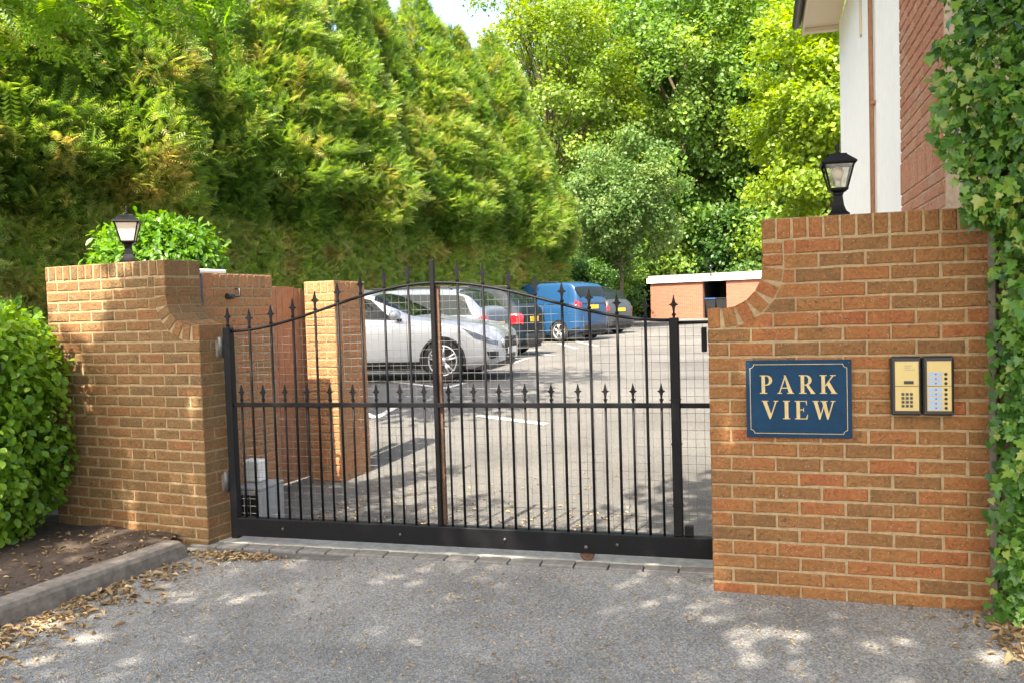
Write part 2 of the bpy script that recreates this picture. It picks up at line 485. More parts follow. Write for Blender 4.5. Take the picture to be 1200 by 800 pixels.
# ground sheets
g = MB()
g.add([(-900, -900, -0.06), (900, -900, -0.06), (900, 900, -0.06), (-900, 900, -0.06)], [(0, 1, 2, 3)])
o = g.build('ground', M['earth']); tag(o, kind='structure')

def grid_sheet(name, mat, xs, ys, zf, keep=None):
    v = [(x, y, zf(x, y)) for y in ys for x in xs]
    nx = len(xs)
    f = []
    for j in range(len(ys) - 1):
        for i in range(nx - 1):
            if keep is None or keep((xs[i] + xs[i + 1]) / 2, (ys[j] + ys[j + 1]) / 2):
                f.append((j * nx + i, j * nx + i + 1, (j + 1) * nx + i + 1, (j + 1) * nx + i))
    me = pydata(name, v, f, True)
    return link(name, me, mat)

# driveway: foreground sheet up to the gate line, oriented along the gate
GA = Vector((-1.926, 5.80)); GB = Vector((1.122, 4.92))
GU = (GB - GA).normalized()
TH = math.atan2(-GU.y, GU.x)      # clockwise turn of the gate line
def und(x, y):
    return 0.006 * math.sin(1.3 * x + 0.4) * math.cos(1.1 * y) + 0.004 * math.sin(2.9 * x - 1.7 * y)
def gl(s, d):
    """gate coordinates: s along the gate from the hinge post, d beyond the gate line"""
    return GA.x + GU.x * s + GN.x * d, GA.y + GU.y * s + GN.y * d
def sheet_gate(name, mat, ss, ds, zf):
    v = []
    for d in ds:
        for s_ in ss:
            x, y = gl(s_, d); v.append((x, y, zf(x, y)))
    n = len(ss)
    f = [(j * n + i, j * n + i + 1, (j + 1) * n + i + 1, (j + 1) * n + i) for j in range(len(ds) - 1) for i in range(n - 1)]
    return link(name, pydata(name, v, f, True), mat)
o = sheet_gate('driveway', M['asphalt'], list(np.linspace(-14, 16, 121)), list(np.linspace(-18, -0.135, 72)), lambda x, y: und(x, y) - 0.008)
tag(o, kind='structure')
o = sheet_gate('car_park', M['carpark'], list(np.linspace(-20, 40, 121)), list(np.linspace(-0.24, 60, 160)), lambda x, y: gz(x, y) - 0.012)
tag(o, kind='structure')

# pale concrete threshold under the gate and a row of setts in front of it
th = empty('threshold', (*gl(0, 0), 0.0), -TH); tag(th, kind='structure')
b = MB(); b.box(-0.35, 3.75, -0.022, 0.30, -0.05, 0.006); b.build('concrete_strip', M['concrete'], th)
for i in range(19):
    w = 0.205
    b = MB(); hh = 0.006 + rnd.uniform(-0.002, 0.003)
    b.box(0, w - 0.009, -0.052, 0.052, -0.05, hh, 0.005)
    o = b.build('sett', M['sett'], th, (-0.28 + i * w, -0.082 + rnd.uniform(-0.004, 0.004), 0), (0, 0, rnd.uniform(-0.01, 0.01)))

# ------------------------------------------------------------------ brickwork
_bm = {}
def brick_me(w, h, d, mat, var):
    key = (round(w, 3), round(h, 3), round(d, 3), mat.name, var)
    if key in _bm: return _bm[key]
    r = random.Random(str(key))
    j = lambda a: r.uniform(-a, a)
    c = 0.006
    outer = [(0, 0), (w, 0), (w, h), (0, h)]
    # front outline with a ragged mid point on the long edges
    ring = [(0 + j(.0015), 0 + j(.002)), (w * .35, j(.0025)), (w * .7, j(.0025)), (w + j(.0015), j(.002)), (w + j(.0015), h + j(.002)),
            (w * .65, h + j(.002)), (w * .3, h + j(.002)), (j(.0015), h + j(.002))]
    v = [(x, d, z) for x, z in ring]
    v += [(x, c, z) for x, z in ring]
    cx, cz = w / 2, h / 2
    v += [(x + (c if x < cx else -c) * (0.0 if 0.2 * w < x < 0.8 * w else 1.0) + j(.001), j(.0015), z + (c if z < cz else -c)) for x, z in ring]
    f = []
    n = 8
    for i in range(n):
        k = (i + 1) % n
        f.append((i, i + n, k + n, k)[::-1])
        f.append((i + n, i + 2 * n, k + 2 * n, k + n)[::-1])
    f.append((16, 17, 22, 23)); f.append((17, 18, 21, 22)); f.append((18, 19, 20, 21))
    f.append(tuple(range(7, -1, -1)))
    me = pydata('brick', v, f)
    me.materials.append(mat)
    _bm[key] = me
    return me

def put_brick(parent, x, y, z, w, h, d, mat, rot=(0, 0, 0), face='front'):
    """face front: brick front at y, right: brick front looks along +x at x, left: along -x"""
    me = brick_me(w, h, d, mat, rnd.randrange(3))
    o = bpy.data.objects.new('brick', me); col.objects.link(o); o.parent = parent
    o.location = (x + rnd.uniform(-.0012, .0012), y + rnd.uniform(-.0018, .0018), z + rnd.uniform(-.001, .001))
    if face == 'front': o.rotation_euler = (rot[0], rot[1], rot[2] + rnd.uniform(-.004, .004))
    elif face == 'right': o.rotation_euler = (0, 0, PI / 2)
    elif face == 'left': o.rotation_euler = (0, 0, -PI / 2)
    return o

def poly_brick(parent, poly, d, mat, y=0.0):
    b = MB(); b.prism_xz(poly, 0.0, d)
    o = b.build('brick', mat, parent, (0, y + rnd.uniform(-.0015, .0015), 0))
    return o

BH, CP = 0.065, 0.075
def gate_wall(root, L, T, H, side, mat, mort):
    """garden wall with a brick-on-edge coping and a concave swoop down to a low corner on one side"""
    zc = H - 0.1125
    zs = zc - 6 * CP
    qc, R, RO = 0.072, 0.21, 0.3125
    zcen = zs + RO
    X = (lambda q, w: q) if side == 'L' else (lambda q, w: L - q - w)
    def lim(z):
        if z < zs: return 0.0
        dz = max(0.0, zcen - z)
        return qc + math.sqrt(max(0.0, (RO + 0.008) ** 2 - dz ** 2))
    k = 0
    while zc - CP * k > 0.01:
        zb = zc - CP * k - 0.010; za = zb - BH
        par = k % 2
        q = 0.0; first = True
        while q < L - 0.03:
            w = 0.1025 if (first and par) else 0.215
            w = min(w, L - q)
            l0, l1 = lim(za), lim(zb)
            if w > 0.03 and q + w > max(l0, l1) + 0.015:
                if q >= max(l0, l1):
                    if first: put_brick(root, X(q, w), 0, za, w, BH, 0.215 if par else 0.1025, mat)
                    else: put_brick(root, X(q, w), 0, za, w, BH, 0.1025, mat)
                else:
                    p = [(max(q, l0), za), (q + w, za), (q + w, zb), (max(q, l1), zb)]
                    if side == 'R': p = [(L - a, c) for a, c in p][::-1]
                    poly_brick(root, p, 0.10, mat)
            q += w + 0.010; first = False
        if zb < zs + 0.01:      # return face of the corner
            y = (0.215 if par else 0.1025) + 0.010
            if T - y > 0.03:
                xx = L if side == 'R' else 0.0
                if side == 'R': put_brick(root, L, y, za, T - y, BH, 0.1025, mat, face='right')
                else: put_brick(root, 0, T, za, T - y, BH, 0.1025, mat, face='left')
        k += 1
    # coping, brick on edge
    q = qc + R; n = 0
    while q < L - 0.02:
        w = min(0.067, L - q)
        y1 = 0.215 if n % 2 == 0 else 0.1025
        put_brick(root, X(q, w), 0, zc + rnd.uniform(0, .004), w, 0.1025, y1, mat)
        put_brick(root, X(q, w), y1 + 0.01, zc + rnd.uniform(0, .004), w, 0.1025, T - y1 - 0.01, mat)
        q += 0.077; n += 1
    # straight header pieces under the coping, then the ring, then the low corner brick
    zz = zcen
    for n in range(2):
        h = (zc - 0.010 - zcen) / 2
        if h > 0.03:
            y1 = 0.1025 if n % 2 == 0 else 0.215
            put_brick(root, X(qc + R, 0.1025), 0, zz, 0.1025, h - 0.008, y1, mat)
            put_brick(root, X(qc + R, 0.1025), y1 + .01, zz, 0.1025, h - 0.008, T - y1 - .01, mat)
        zz += h
    NR = 5
    for n in range(NR):
        a0 = PI / 2 * n / NR; a1 = PI / 2 * (n + 1) / NR
        am = (a0 + a1) / 2
        hw = 0.0305
        # brick axes: radial (cos,-sin) and tangential
        rx, rz = math.cos(am), -math.sin(am)
        tx, tz = math.sin(am), math.cos(am)
        poly = []
        for (rr, tt) in ((R, -hw), (R + 0.1, -hw), (R + 0.1, hw), (R, hw)):
            poly.append((qc + rx * rr + tx * tt, zcen + rz * rr + tz * tt))
        if side == 'R': poly = [(L - a, c) for a, c in poly][::-1]
        y1 = 0.215 if n % 2 == 0 else 0.1025
        poly_brick(root, poly, y1, mat, 0.0); poly_brick(root, poly, T - y1 - .01, mat, y1 + .01)
    put_brick(root, X(0, qc - 0.008), 0, zs, qc - 0.008, 0.1025, 0.215, mat)
    put_brick(root, X(0, qc - 0.008), 0.225, zs, qc - 0.008, 0.1025, T - 0.225, mat)
    # mortar core
    e = 0.005
    pts = [(e, -0.15), (L - 0.004, -0.15), (L - 0.004, H - e - 0.002), (qc + R + e, H - e - 0.002)]
    for n in range(0, 13):
        a = PI / 2 * n / 12
        pts.append((qc + (R + e) * math.cos(a), zcen - (R + e) * math.sin(a)))
    pts.append((e, zcen - R - e))
    if side == 'R': pts = [(L - a, c) for a, c in pts][::-1]
    b = MB(); b.prism_xz(pts, e, T - 0.004); b.build('mortar', mort, root)

def block_wall(root, Lx, Ly, H, mat, mort, zlow=-0.05, faces=('front', 'right')):
    """plain rectangular wall or pier; bricks on the front (y=0) and right (x=Lx) faces"""
    zc = H - 0.1125
    k = 0
    while zc - CP * k > zlow:
        zb = zc - CP * k - 0.010; za = zb - BH; par = k % 2
        q = 0.0; first = True
        while q < Lx - 0.03:
            w = min(0.1025 if (first and par) else 0.215, Lx - q)
            if w > 0.02: put_brick(root, Lx - q - w, 0, za, w, BH, (0.215 if par else 0.1025) if first else 0.1025, mat)
            q += w + 0.010; first = False
        y = (0.215 if par else 0.1025) + 0.010
        while y < Ly - 0.02:
            w = min(0.215, Ly - y)
            put_brick(root, Lx, y, za, w, BH, 0.1025, mat, face='right')
            y += w + 0.010
        k += 1
    q = 0.0
    while q < Lx - 0.02:
        w = min(0.067, Lx - q)
        put_brick(root, Lx - q - w, 0, zc, w, 0.1025, 0.10, mat); q += 0.077
    y = 0.110
    while y < Ly - 0.02:
        w = min(0.067, Ly - y)
        put_brick(root, Lx, y, zc, w, 0.1025, min(0.215, Lx), mat, face='right'); y += 0.077
    b = MB(); b.box(0.0, Lx - 0.005, 0.005, Ly, -0.2, H - 0.004); b.build('mortar', mort, root)

# right wall
RW = Vector((1.041, 4.526)); RE = Vector((2.288, 4.13))
ru = (RE - RW).normalized(); RTH = math.atan2(-ru.y, ru.x); RL = 1.335
wr_ = empty('brick_wall', (RW.x, RW.y, 0), -RTH)
tag(wr_, 'orange brown brick gate wall carrying the blue sign and entry panel', 'wall')
gate_wall(wr_, RL, 0.3275, 1.97, 'L', M['brick_r'], M['mortar'])
# left wall
LC = Vector((-2.10, 5.73)); LTH = math.radians(24); LL = 1.46
lu = Vector((math.cos(LTH), -math.sin(LTH)))
LP = LC - lu * LL
wl_ = empty('brick_wall', (LP.x, LP.y, 0), -LTH)
tag(wl_, 'brown brick gate wall beside the leafy bush, with gate hinges on its end', 'wall')
gate_wall(wl_, LL, 0.3275, 1.955, 'R', M['brick_l'], M['mortar'])
def wl(x, y, z):       # left wall local -> world
    return LP.x + lu.x * x - lu.y * y, LP.y + lu.y * x + lu.x * y, z
def wrw(x, y, z):
    return RW.x + ru.x * x - ru.y * y, RW.y + ru.y * x + ru.x * y, z

# inner side wall, pier and arched door beyond the gate
SU = Vector((0.40, 0.917)).normalized()
ITH = math.atan2(SU.x, SU.y)           # turn so that local +y runs along SU
A0 = Vector((-2.304, 6.40))
ix = Vector((SU.y, -SU.x))
iw_o = A0 - ix * 0.33
iw = empty('brick_wall', (iw_o.x, iw_o.y, 0), -ITH)
tag(iw, 'short pale orange brick wall behind the gate hinges with a black drainpipe', 'wall')
block_wall(iw, 0.33, 0.80, 1.885, M['brick_i'], M['mortar'])
P0 = Vector((-1.60, 7.75)); pi_o = P0 - ix * 0.33
ip = empty('brick_pier', (pi_o.x, pi_o.y, 0), -ITH)
tag(ip, 'pale orange brick pier beside the arched wooden door', 'pier')
block_wall(ip, 0.33, 0.50, 1.845, M['brick_i'], M['mortar'], zlow=0.0)

# arched wooden door between them
D0 = Vector((-2.06, 7.70)) - SU * 0.42
dr = empty('arched_door', (D0.x, D0.y, 0.0), PI / 2 - ITH)   # local x along SU, facing -y (towards the car park)
tag(dr, 'brown stained plank door with an arched top between brick pier and wall', 'door')
nb = 10; bw = 0.84 / nb
for i in range(nb):
    x0 = i * bw + 0.002; x1 = (i + 1) * bw - 0.002
    zt = lambda x: 1.63 + 0.17 * math.sqrt(max(0, 1 - ((x - 0.42) / 0.52) ** 2))
    b = MB(); b.prism_xz([(x0, 0.03), (x1, 0.03), (x1, zt(x1)), (x0, zt(x0))], 0.0, 0.02)
    b.build('plank', M['wood'], dr, (0, rnd.uniform(-.002, .002), 0))
for z in (0.25, 0.95, 1.5):
    b = MB(); b.box(0.01, 0.83, 0.022, 0.06, z, z + 0.1); b.build('ledge', M['wood'], dr)
b = MB(); b.box(0.845, 0.90, -0.03, 0.06, 0.0, 1.78); b.build('door_post', M['black'], dr)

# drainpipe, small camera arm, white slab, gate motor, white cabinet
def iwp(x, y, z): 
    return (iw_o.x + ix.x * x + SU.x * y, iw_o.y + ix.y * x + SU.y * y, z)
b = MB(); b.tube([(0, 0, 1.0), (0, 0, 1.87)], 0.024, 12)
px, py, _ = iwp(0.33, -0.03, 0)
o = b.build('drainpipe', M['pvc'], None, (px, py, 0)); tag(o, 'black plastic vertical pipe on the corner of the short inner wall', 'pipe')
px, py, _ = iwp(0.355, 0.26, 0)
so = empty('camera_arm', (px, py, 1.70), -ITH); tag(so, 'small black security sensor on bent arm below the inner wall coping', 'sensor')
b = MB(); b.tube([(-0.02, 0.09, 0.06), (0.02, 0.09, 0.06), (0.02, 0.09, 0.0), (0.02, 0.02, 0.0)], 0.008, 8); b.build('bracket', M['pvc'], so)
b = MB(); b.tube([(0.02, 0.02, 0), (0.02, -0.05, 0)], [0.02, 0.024], 12); b.build('sensor_head', M['pvc'], so)
b = MB(); b.box(-0.9, 0.1, 0.0, 0.9, 0.0, 0.055, 0.01)
px, py, _ = iwp(-0.10, 0.02, 0)
o = b.build('roof_slab', M['white'], None, (px - 0.25, py + 0.15, 1.90), (0, 0, -ITH)); tag(o, 'white flat slab behind the top of the inner wall', 'slab')
mo = empty('gate_motor', (-2.02, 6.42, 0.0), -TH); tag(mo, 'grey and black gate motor box on the ground by the hinge wall', 'motor')
b = MB(); b.box(0, 0.22, -0.20, 0.12, -0.02, 0.27, 0.01); b.build('housing', M['grey_pl'], mo)
b = MB(); b.box(0.02, 0.20, -0.206, -0.19, 0.01, 0.24, 0.004); b.build('front_cover', M['pvc'], mo)
b = MB(); b.box(0.0, 0.222, -0.202, 0.122, 0.272, 0.295, 0.006); b.build('lid', M['grey_pl'], mo)
b = MB(); b.box(0, 0.15, -0.06, 0.05, 0.0, 0.165, 0.012)
o = b.build('control_cabinet', M['white'], None, (-2.05, 6.46, 0.297), (0, 0, -TH)); tag(o, 'white plastic cabinet above the gate motor', 'cabinet')

# ------------------------------------------------------------------ the gate
gt = empty('driveway_gate', (GA.x, GA.y, 0.0), -TH)
tag(gt, 'black steel bow topped driveway gate with spear finials and wire mesh', 'gate')
PW = 2.99; CX = PW / 2
def ztop(x):
    t = 1 - abs(x - CX) / CX
    t = max(0.0, t)
    return 1.446 + 0.272 * (0.5 - 0.5 * math.cos(PI * t))
def finial_me(h, w):
    b = MB()
    c = w / 2; t = 0.006
    poly = [(0.006, 0.0), (0.010, h * .12), (0.005, h * .22), (0.008, h * .42), (c * .45, h * .50), (c, h * .56), (c * .45, h * .62), (0.0075, h * .74), (0.0, h)]
    full = poly + [(-x, z) for x, z in poly[-2::-1]]
    b.prism_xz(full, -t, t)
    b.lathe([(0.004, h * .06), (0.0125, h * .10), (0.0125, h * .16), (0.004, h * .2)], 8)
    me = pydata('finial', b.v, b.f); me.materials.append(M['black']); return me
fin_t = finial_me(0.135, 0.058); fin_s = finial_me(0.115, 0.050)
def add_finial(parent, me, z): 
    o = bpy.data.objects.new('finial', me); col.objects.link(o); o.parent = parent; o.location = (0, 0, z); return o
ZB0, ZB1, ZM = 0.055, 0.180, 0.95
# posts
b = MB(); b.box(-0.028, 0.028, -0.028, 0.028, ZB0 - 0.02, 1.47, 0.004); ps = b.build('hinge_post', M['black'], gt); add_finial(ps, fin_t, 1.47)
b = MB(); b.box(-0.027, 0.027, -0.027, 0.027, ZB1, 1.46, 0.004)
for z in (0.72, 0.36, 0.98): b.box(-0.031, 0.031, -0.031, 0.031, z, z + 0.006)
ps = b.build('lock_post', M['black'], gt, (PW, 0, 0)); add_finial(ps, fin_t, 1.46)
b = MB(); b.box(-0.014, 0.014, -0.016, 0.016, ZB1, 1.86, 0.002); b.build('centre_stile', M['black'], gt, (CX, 0, 0))
b = MB(); b.box(0.0, 0.028, 0.018, 0.05, ZB1, 1.70, 0.002); b.build('rusty_stile', M['rust'], gt, (CX + 0.004, 0, 0))
# rails
b = MB(); b.box(0.02, PW + 0.42, -0.032, 0.032, ZB0, ZB1 - 0.002, 0.004); br = b.build('bottom_rail', M['black'], gt)
for x in (0.03 + k for k in (0.35, 1.2, 1.9, 2.6)):
    b = MB(); b.lathe([(0.009, 0), (0.009, 0.006), (0.004, 0.009)], 10, axis='y'); b.build('bolt', M['steel'], br, (x, -0.042, 0.12))
b = MB(); b.box(0.028, PW - 0.027, -0.016, 0.016, ZM - 0.016, ZM + 0.012, 0.002); b.box(PW + 0.027, PW + 0.42, -0.012, 0.012, ZM - 0.016, ZM + 0.012, 0.002)
b.build('middle_rail', M['black'], gt)
pts = [(x, 0, ztop(x)) for x in np.linspace(0.028, PW - 0.02, 61)]
b = MB(); b.tube(pts, 0.0095, 8); b.tube([(PW + 0.027, 0, 1.43), (PW + 0.42, 0, 1.43)], 0.0095, 8); b.build('top_rail', M['black'], gt)
step = PW / 18
for i in range(1, 18):
    x = i * step
    if i != 9:
        b = MB(); b.tube([(0, 0, ZB1 - 0.01), (0, 0, ztop(x) + 0.003)], 0.0085, 8)
        o = b.build('bar', M['black'], gt, (x, 0, 0)); add_finial(o, fin_t, ztop(x) + 0.002)
for i in range(18):
    x = (i + 0.5) * step
    b = MB(); b.tube([(0, 0, ZB1 - 0.01), (0, 0, ZM + 0.02)], 0.0075, 8)
    o = b.build('bar', M['black'], gt, (x, 0, 0)); add_finial(o, fin_s, ZM + 0.018)
# welded wire mesh fixed behind the bars
b = MB()
def wire(p0, p1, r=0.0011):
    b.tube([p0, p1], r, 4, cap=False, smooth=False)
for i in range(1, int((PW + 0.38) / 0.05)):
    x = i * 0.05
    wob = 0.002 * math.sin(i * 2.1)
    zt_ = ztop(x) - 0.012 if x < PW else 1.425
    wire((x, 0.022 + wob, ZB1 - 0.005), (x + wob, 0.022, zt_))
for k in range(int((1.72 - ZB1) / 0.05)):
    z = ZB1 + 0.02 + k * 0.05
    xs = [x for x in np.linspace(0.03, PW, 240) if ztop(x) - 0.012 > z]
    if xs:
        wire((min(xs), 0.0245, z), (max(xs) if z > 1.42 else PW + 0.38, 0.0245, z))
o = b.build('wire_mesh', M['galv'], gt); tag(o, kind='stuff')
# rolling wheel under the rail
b = MB(); b.lathe([(0.035, -0.016), (0.045, -0.012), (0.045, 0.012), (0.035, 0.016)], 20, axis='y'); o = b.build('wheel', M['rust'], gt, (2.44, 0.0, 0.050))
b = MB(); b.lathe([(0.012, -0.004), (0.012, 0.004)], 10, axis='y'); b.build('axle_bolt', M['steel'], o, (0, -0.036, 0.045))
# hinges, lock box, stop
for z in (1.335, 0.42):
    hp = MB(); hp.box(-0.085, -0.035, -0.03, 0.03, z - 0.06, z + 0.05, 0.003); o = hp.build('hinge_plate', M['steel'], gt)
    hp = MB(); hp.tube([(-0.045, -0.03, z - 0.065), (-0.045, -0.03, z + 0.075)], 0.017, 12); hp.build('hinge_barrel', M['steel'], o)
b = MB(); b.box(PW + 0.035, PW + 0.085, -0.02, 0.02, ZB1 + 0.002, ZB1 + 0.062, 0.003); b.build('stop_block', M['black'], gt)
b = MB(); b.box(PW + 0.155, PW + 0.185, -0.025, 0.02, 1.26, 1.40, 0.004); b.build('lock_case', M['black'], gt)

# ------------------------------------------------------------------ sign
sg = empty('name_sign', (*wrw(0.19, -0.002, 0)[:2], 0), -RTH)
tag(sg, 'dark blue enamel sign with gold serif lettering PARK VIEW', 'sign')
SW, SH, SZ = 0.515, 0.400, 0.835
b = MB(); b.box(0, SW, -0.018, 0.0, SZ, SZ + SH, 0.002); b.build('board', M['blue'], sg)
# notched border line
b = MB(); c, ins, t = 0.022, 0.020, 0.0028
yb = -0.0195
def hbar(x0, x1, z0, z1, k=0): b.box(x0, x1, yb - 0.0002 * k, -0.0185, z0, z1)
x0, x1, z0, z1 = ins, SW - ins, SZ + ins, SZ + SH - ins
hbar(x0 + c, x1 - c, z0, z0 + t); hbar(x0 + c, x1 - c, z1 - t, z1)
hbar(x0, x0 + t, z0 + c, z1 - c, 1); hbar(x1 - t, x1, z0 + c, z1 - c, 1)
for cx_, cz_, sx, sz in ((x0, z0, 1, 1), (x1, z0, -1, 1), (x0, z1, 1, -1), (x1, z1, -1, -1)):
    v = []; f = []
    for i in range(9):
        a = PI / 2 * i / 8
        for r in (c - t, c):
            v.append((cx_ + sx * r * math.cos(a), yb - 0.0004, cz_ + sz * r * math.sin(a)))
    f = [(2 * i, 2 * i + 1, 2 * i + 3, 2 * i + 2) for i in range(8)]
    b.add(v, f)
b.build('border_line', M['gold'], sg)

def arc(cx, cz, rx, rz, a0, a1, n=12):
    return [(cx + rx * math.cos(math.radians(a0 + (a1 - a0) * i / n)), cz + rz * math.sin(math.radians(a0 + (a1 - a0) * i / n))) for i in range(n + 1)]
def R4(x0, z0, x1, z1): return [(x0, z0), (x1, z0), (x1, z1), (x0, z1)]
def bowl(x, zc, rx, rz, ti, tz):
    out = arc(x, zc, rx, rz, -90, 90); inn = arc(x, zc, rx - ti, rz - tz, 90, -90)
    return out + inn
GL = {}
sf = 0.045
def serif(x0, x1, z): return R4(x0, z, x1, z + sf)
GL['P'] = ([R4(.09, 0, .27, 1), serif(0, .38, 0), serif(0, .12, 1 - sf), R4(.25, 1 - .05, .36, 1), R4(.25, .45, .36, .50), bowl(.35, .725, .30, .275, .17, .05)], .66)
GL['R'] = (GL['P'][0][:] + [[(.34, .47), (.50, .47), (.80, 0.03), (.63, 0.0)], serif(.58, .83, 0)], .80)
GL['K'] = ([R4(.09, 0, .27, 1), serif(0, .36, 0), serif(0, .36, 1 - sf), [(.24, .40), (.31, .40), (.72, .98), (.64, .98)], [(.33, .52), (.47, .68), (.83, .02), (.62, .02)],
            serif(.54, .88, 0), serif(.53, .82, 1 - sf)], .86)
GL['A'] = ([[(.07, .02), (.13, .02), (.42, .86), (.40, 1)], [(.34, 1), (.43, 1), (.80, .02), (.59, .02)], R4(.20, .28, .60, .335), serif(0, .24, 0), serif(.50, .86, 0)], .86)
GL['V'] = ([[(.05, .98), (.26, .98), (.50, .22), (.45, 0), (.40, 0)], [(.40, 0), (.46, 0), (.79, .98), (.72, .98)], serif(0, .35, 1 - sf), serif(.62, .87, 1 - sf)], .87)
GL['I'] = ([R4(.09, 0, .28, 1), serif(0, .37, 0), serif(0, .37, 1 - sf)], .37)
GL['E'] = ([R4(.09, 0, .27, 1), serif(0, .62, 0), serif(0, .60, 1 - sf), R4(.25, .49, .46, .535), [(.56, 0), (.64, 0), (.68, .26), (.65, .26)],
            [(.56, 1), (.63, 1), (.63, .76), (.60, .76)], R4(.44, .40, .47, .63)], .68)
GL['W'] = ([[(.05, .98), (.24, .98), (.42, .24), (.37, 0), (.32, 0)], [(.33, 0), (.38, 0), (.60, .75), (.57, .86)], [(.47, .98), (.67, .98), (.83, .24), (.78, 0), (.73, 0)],
            [(.74, 0), (.79, 0), (1.08, .98), (1.01, .98)], serif(0, .32, 1 - sf), serif(.40, .76, 1 - sf), serif(.92, 1.16, 1 - sf)], 1.16)
def word(txt, xc, z, h, width):
    adv = [GL[c][1] for c in txt]
    gap = 0.0
    tot = sum(adv)
    gap = (width / h - tot) / (len(txt) - 1)
    x = xc - width / 2
    for c, a in zip(txt, adv):
        bb = MB()
        for k, poly in enumerate(GL[c][0]):
            p = [(q[0] * h, q[1] * h) for q in poly]
            if c == 'A' and k == 0: p = [(q[0] * h, q[1] * h) for q in [(.07, .02), (.13, .02), (.43, .90), (.36, .90)]]
            bb.prism_xz(p, -0.0195 - 0.00025 * k, -0.0178)
        bb.build('letter_' + c.lower(), M['gold'], sg, (x, 0, z))
        x += (a + gap) * h
word('PARK', SW / 2, SZ + 0.228, 0.095, 0.375)
word('VIEW', SW / 2, SZ + 0.096, 0.095, 0.360)
for xx in (0.012, SW - 0.012):
    b = MB(); b.lathe([(0.003, 0.001), (0.003, -0.002)], 8, axis='y'); b.build('screw', M['steel'], sg, (xx, -0.0185, SZ + SH - 0.014))

# ------------------------------------------------------------------ entry panel
ep = empty('entry_panel', (*wrw(0.885, -0.002, 0)[:2], 0), -RTH)
tag(ep, 'brass door entry panel with keypad and name buttons in two black frames', 'intercom')
EZ = 0.958; EH = 0.290; EW = 0.138
for k in range(2):
    x = k * (EW + 0.006)
    b = MB(); b.box(x, x + EW, -0.045, 0.0, EZ, EZ + EH, 0.008); fr = b.build('frame', M['pvc'], ep)
    for hz in ((0, 0.5), (0.5, 1.0)):
        zz0 = EZ + 0.022 + (EH - 0.044) * hz[0] + 0.001; zz1 = EZ + 0.022 + (EH - 0.044) * hz[1] - 0.001
        if k == 0 or True:
            b = MB(); b.box(x + 0.018, x + EW - 0.012, -0.0475, -0.044, zz0, zz1, 0.001); b.build('brass_plate', M['brass'], fr)
    for cx_ in (x + 0.010, x + EW - 0.008):
        for cz_ in (EZ + 0.010, EZ + EH - 0.010):
            b = MB(); b.lathe([(0.0035, 0.001), (0.003, -0.0025)], 8, axis='y'); b.build('screw', M['steel'], fr, (cx_, -0.045, cz_))
zm = EZ + EH / 2
b = MB(); b.box(0.058, 0.102, -0.0495, -0.047, zm + 0.010, zm + 0.026); b.build('display', M['ink'], ep)
b = MB()
for dz, w in ((0.098, 0.032), (0.088, 0.026), (0.078, 0.045)): b.box(0.062, 0.062 + w, -0.0485, -0.047, zm + dz, zm + dz + 0.004)
for i in range(5): b.box(0.122, 0.125, -0.0485, -0.047, zm + 0.06 + i * 0.012, zm + 0.066 + i * 0.012)
b.build('etched_text', M['dim'], ep)
for r in range(4):
    for c in range(3):
        b = MB(); b.box(0, 0.014, -0.0505, -0.047, 0, 0.014, 0.002); kx = b.build('key', M['steel'], ep, (0.046 + c * 0.019, 0, zm - 0.105 + r * 0.0195))
        b = MB(); b.box(0.005, 0.010, -0.0512, -0.050, 0.003, 0.011); b.build('key_mark', M['ink'], kx)
for i in range(8):
    z = EZ + 0.030 + i * 0.0225 + (0.008 if i >= 5 else 0)
    b = MB(); b.box(0, 0.060, -0.049, -0.047, 0, 0.0165); lb = b.build('name_strip', M['label'], ep, (EW + 0.006 + 0.024, 0, z))
    b = MB(); b.box(0.030, 0.036, -0.0498, -0.0488, 0.005, 0.011); b.build('strip_mark', M['ink'], lb)
    b = MB(); b.lathe([(0.0075, 0.0), (0.0075, -0.004), (0.005, -0.007)], 12, axis='y'); b.build('button', M['pvc'], ep, (EW + 0.006 + 0.101, -0.047, z + 0.008))

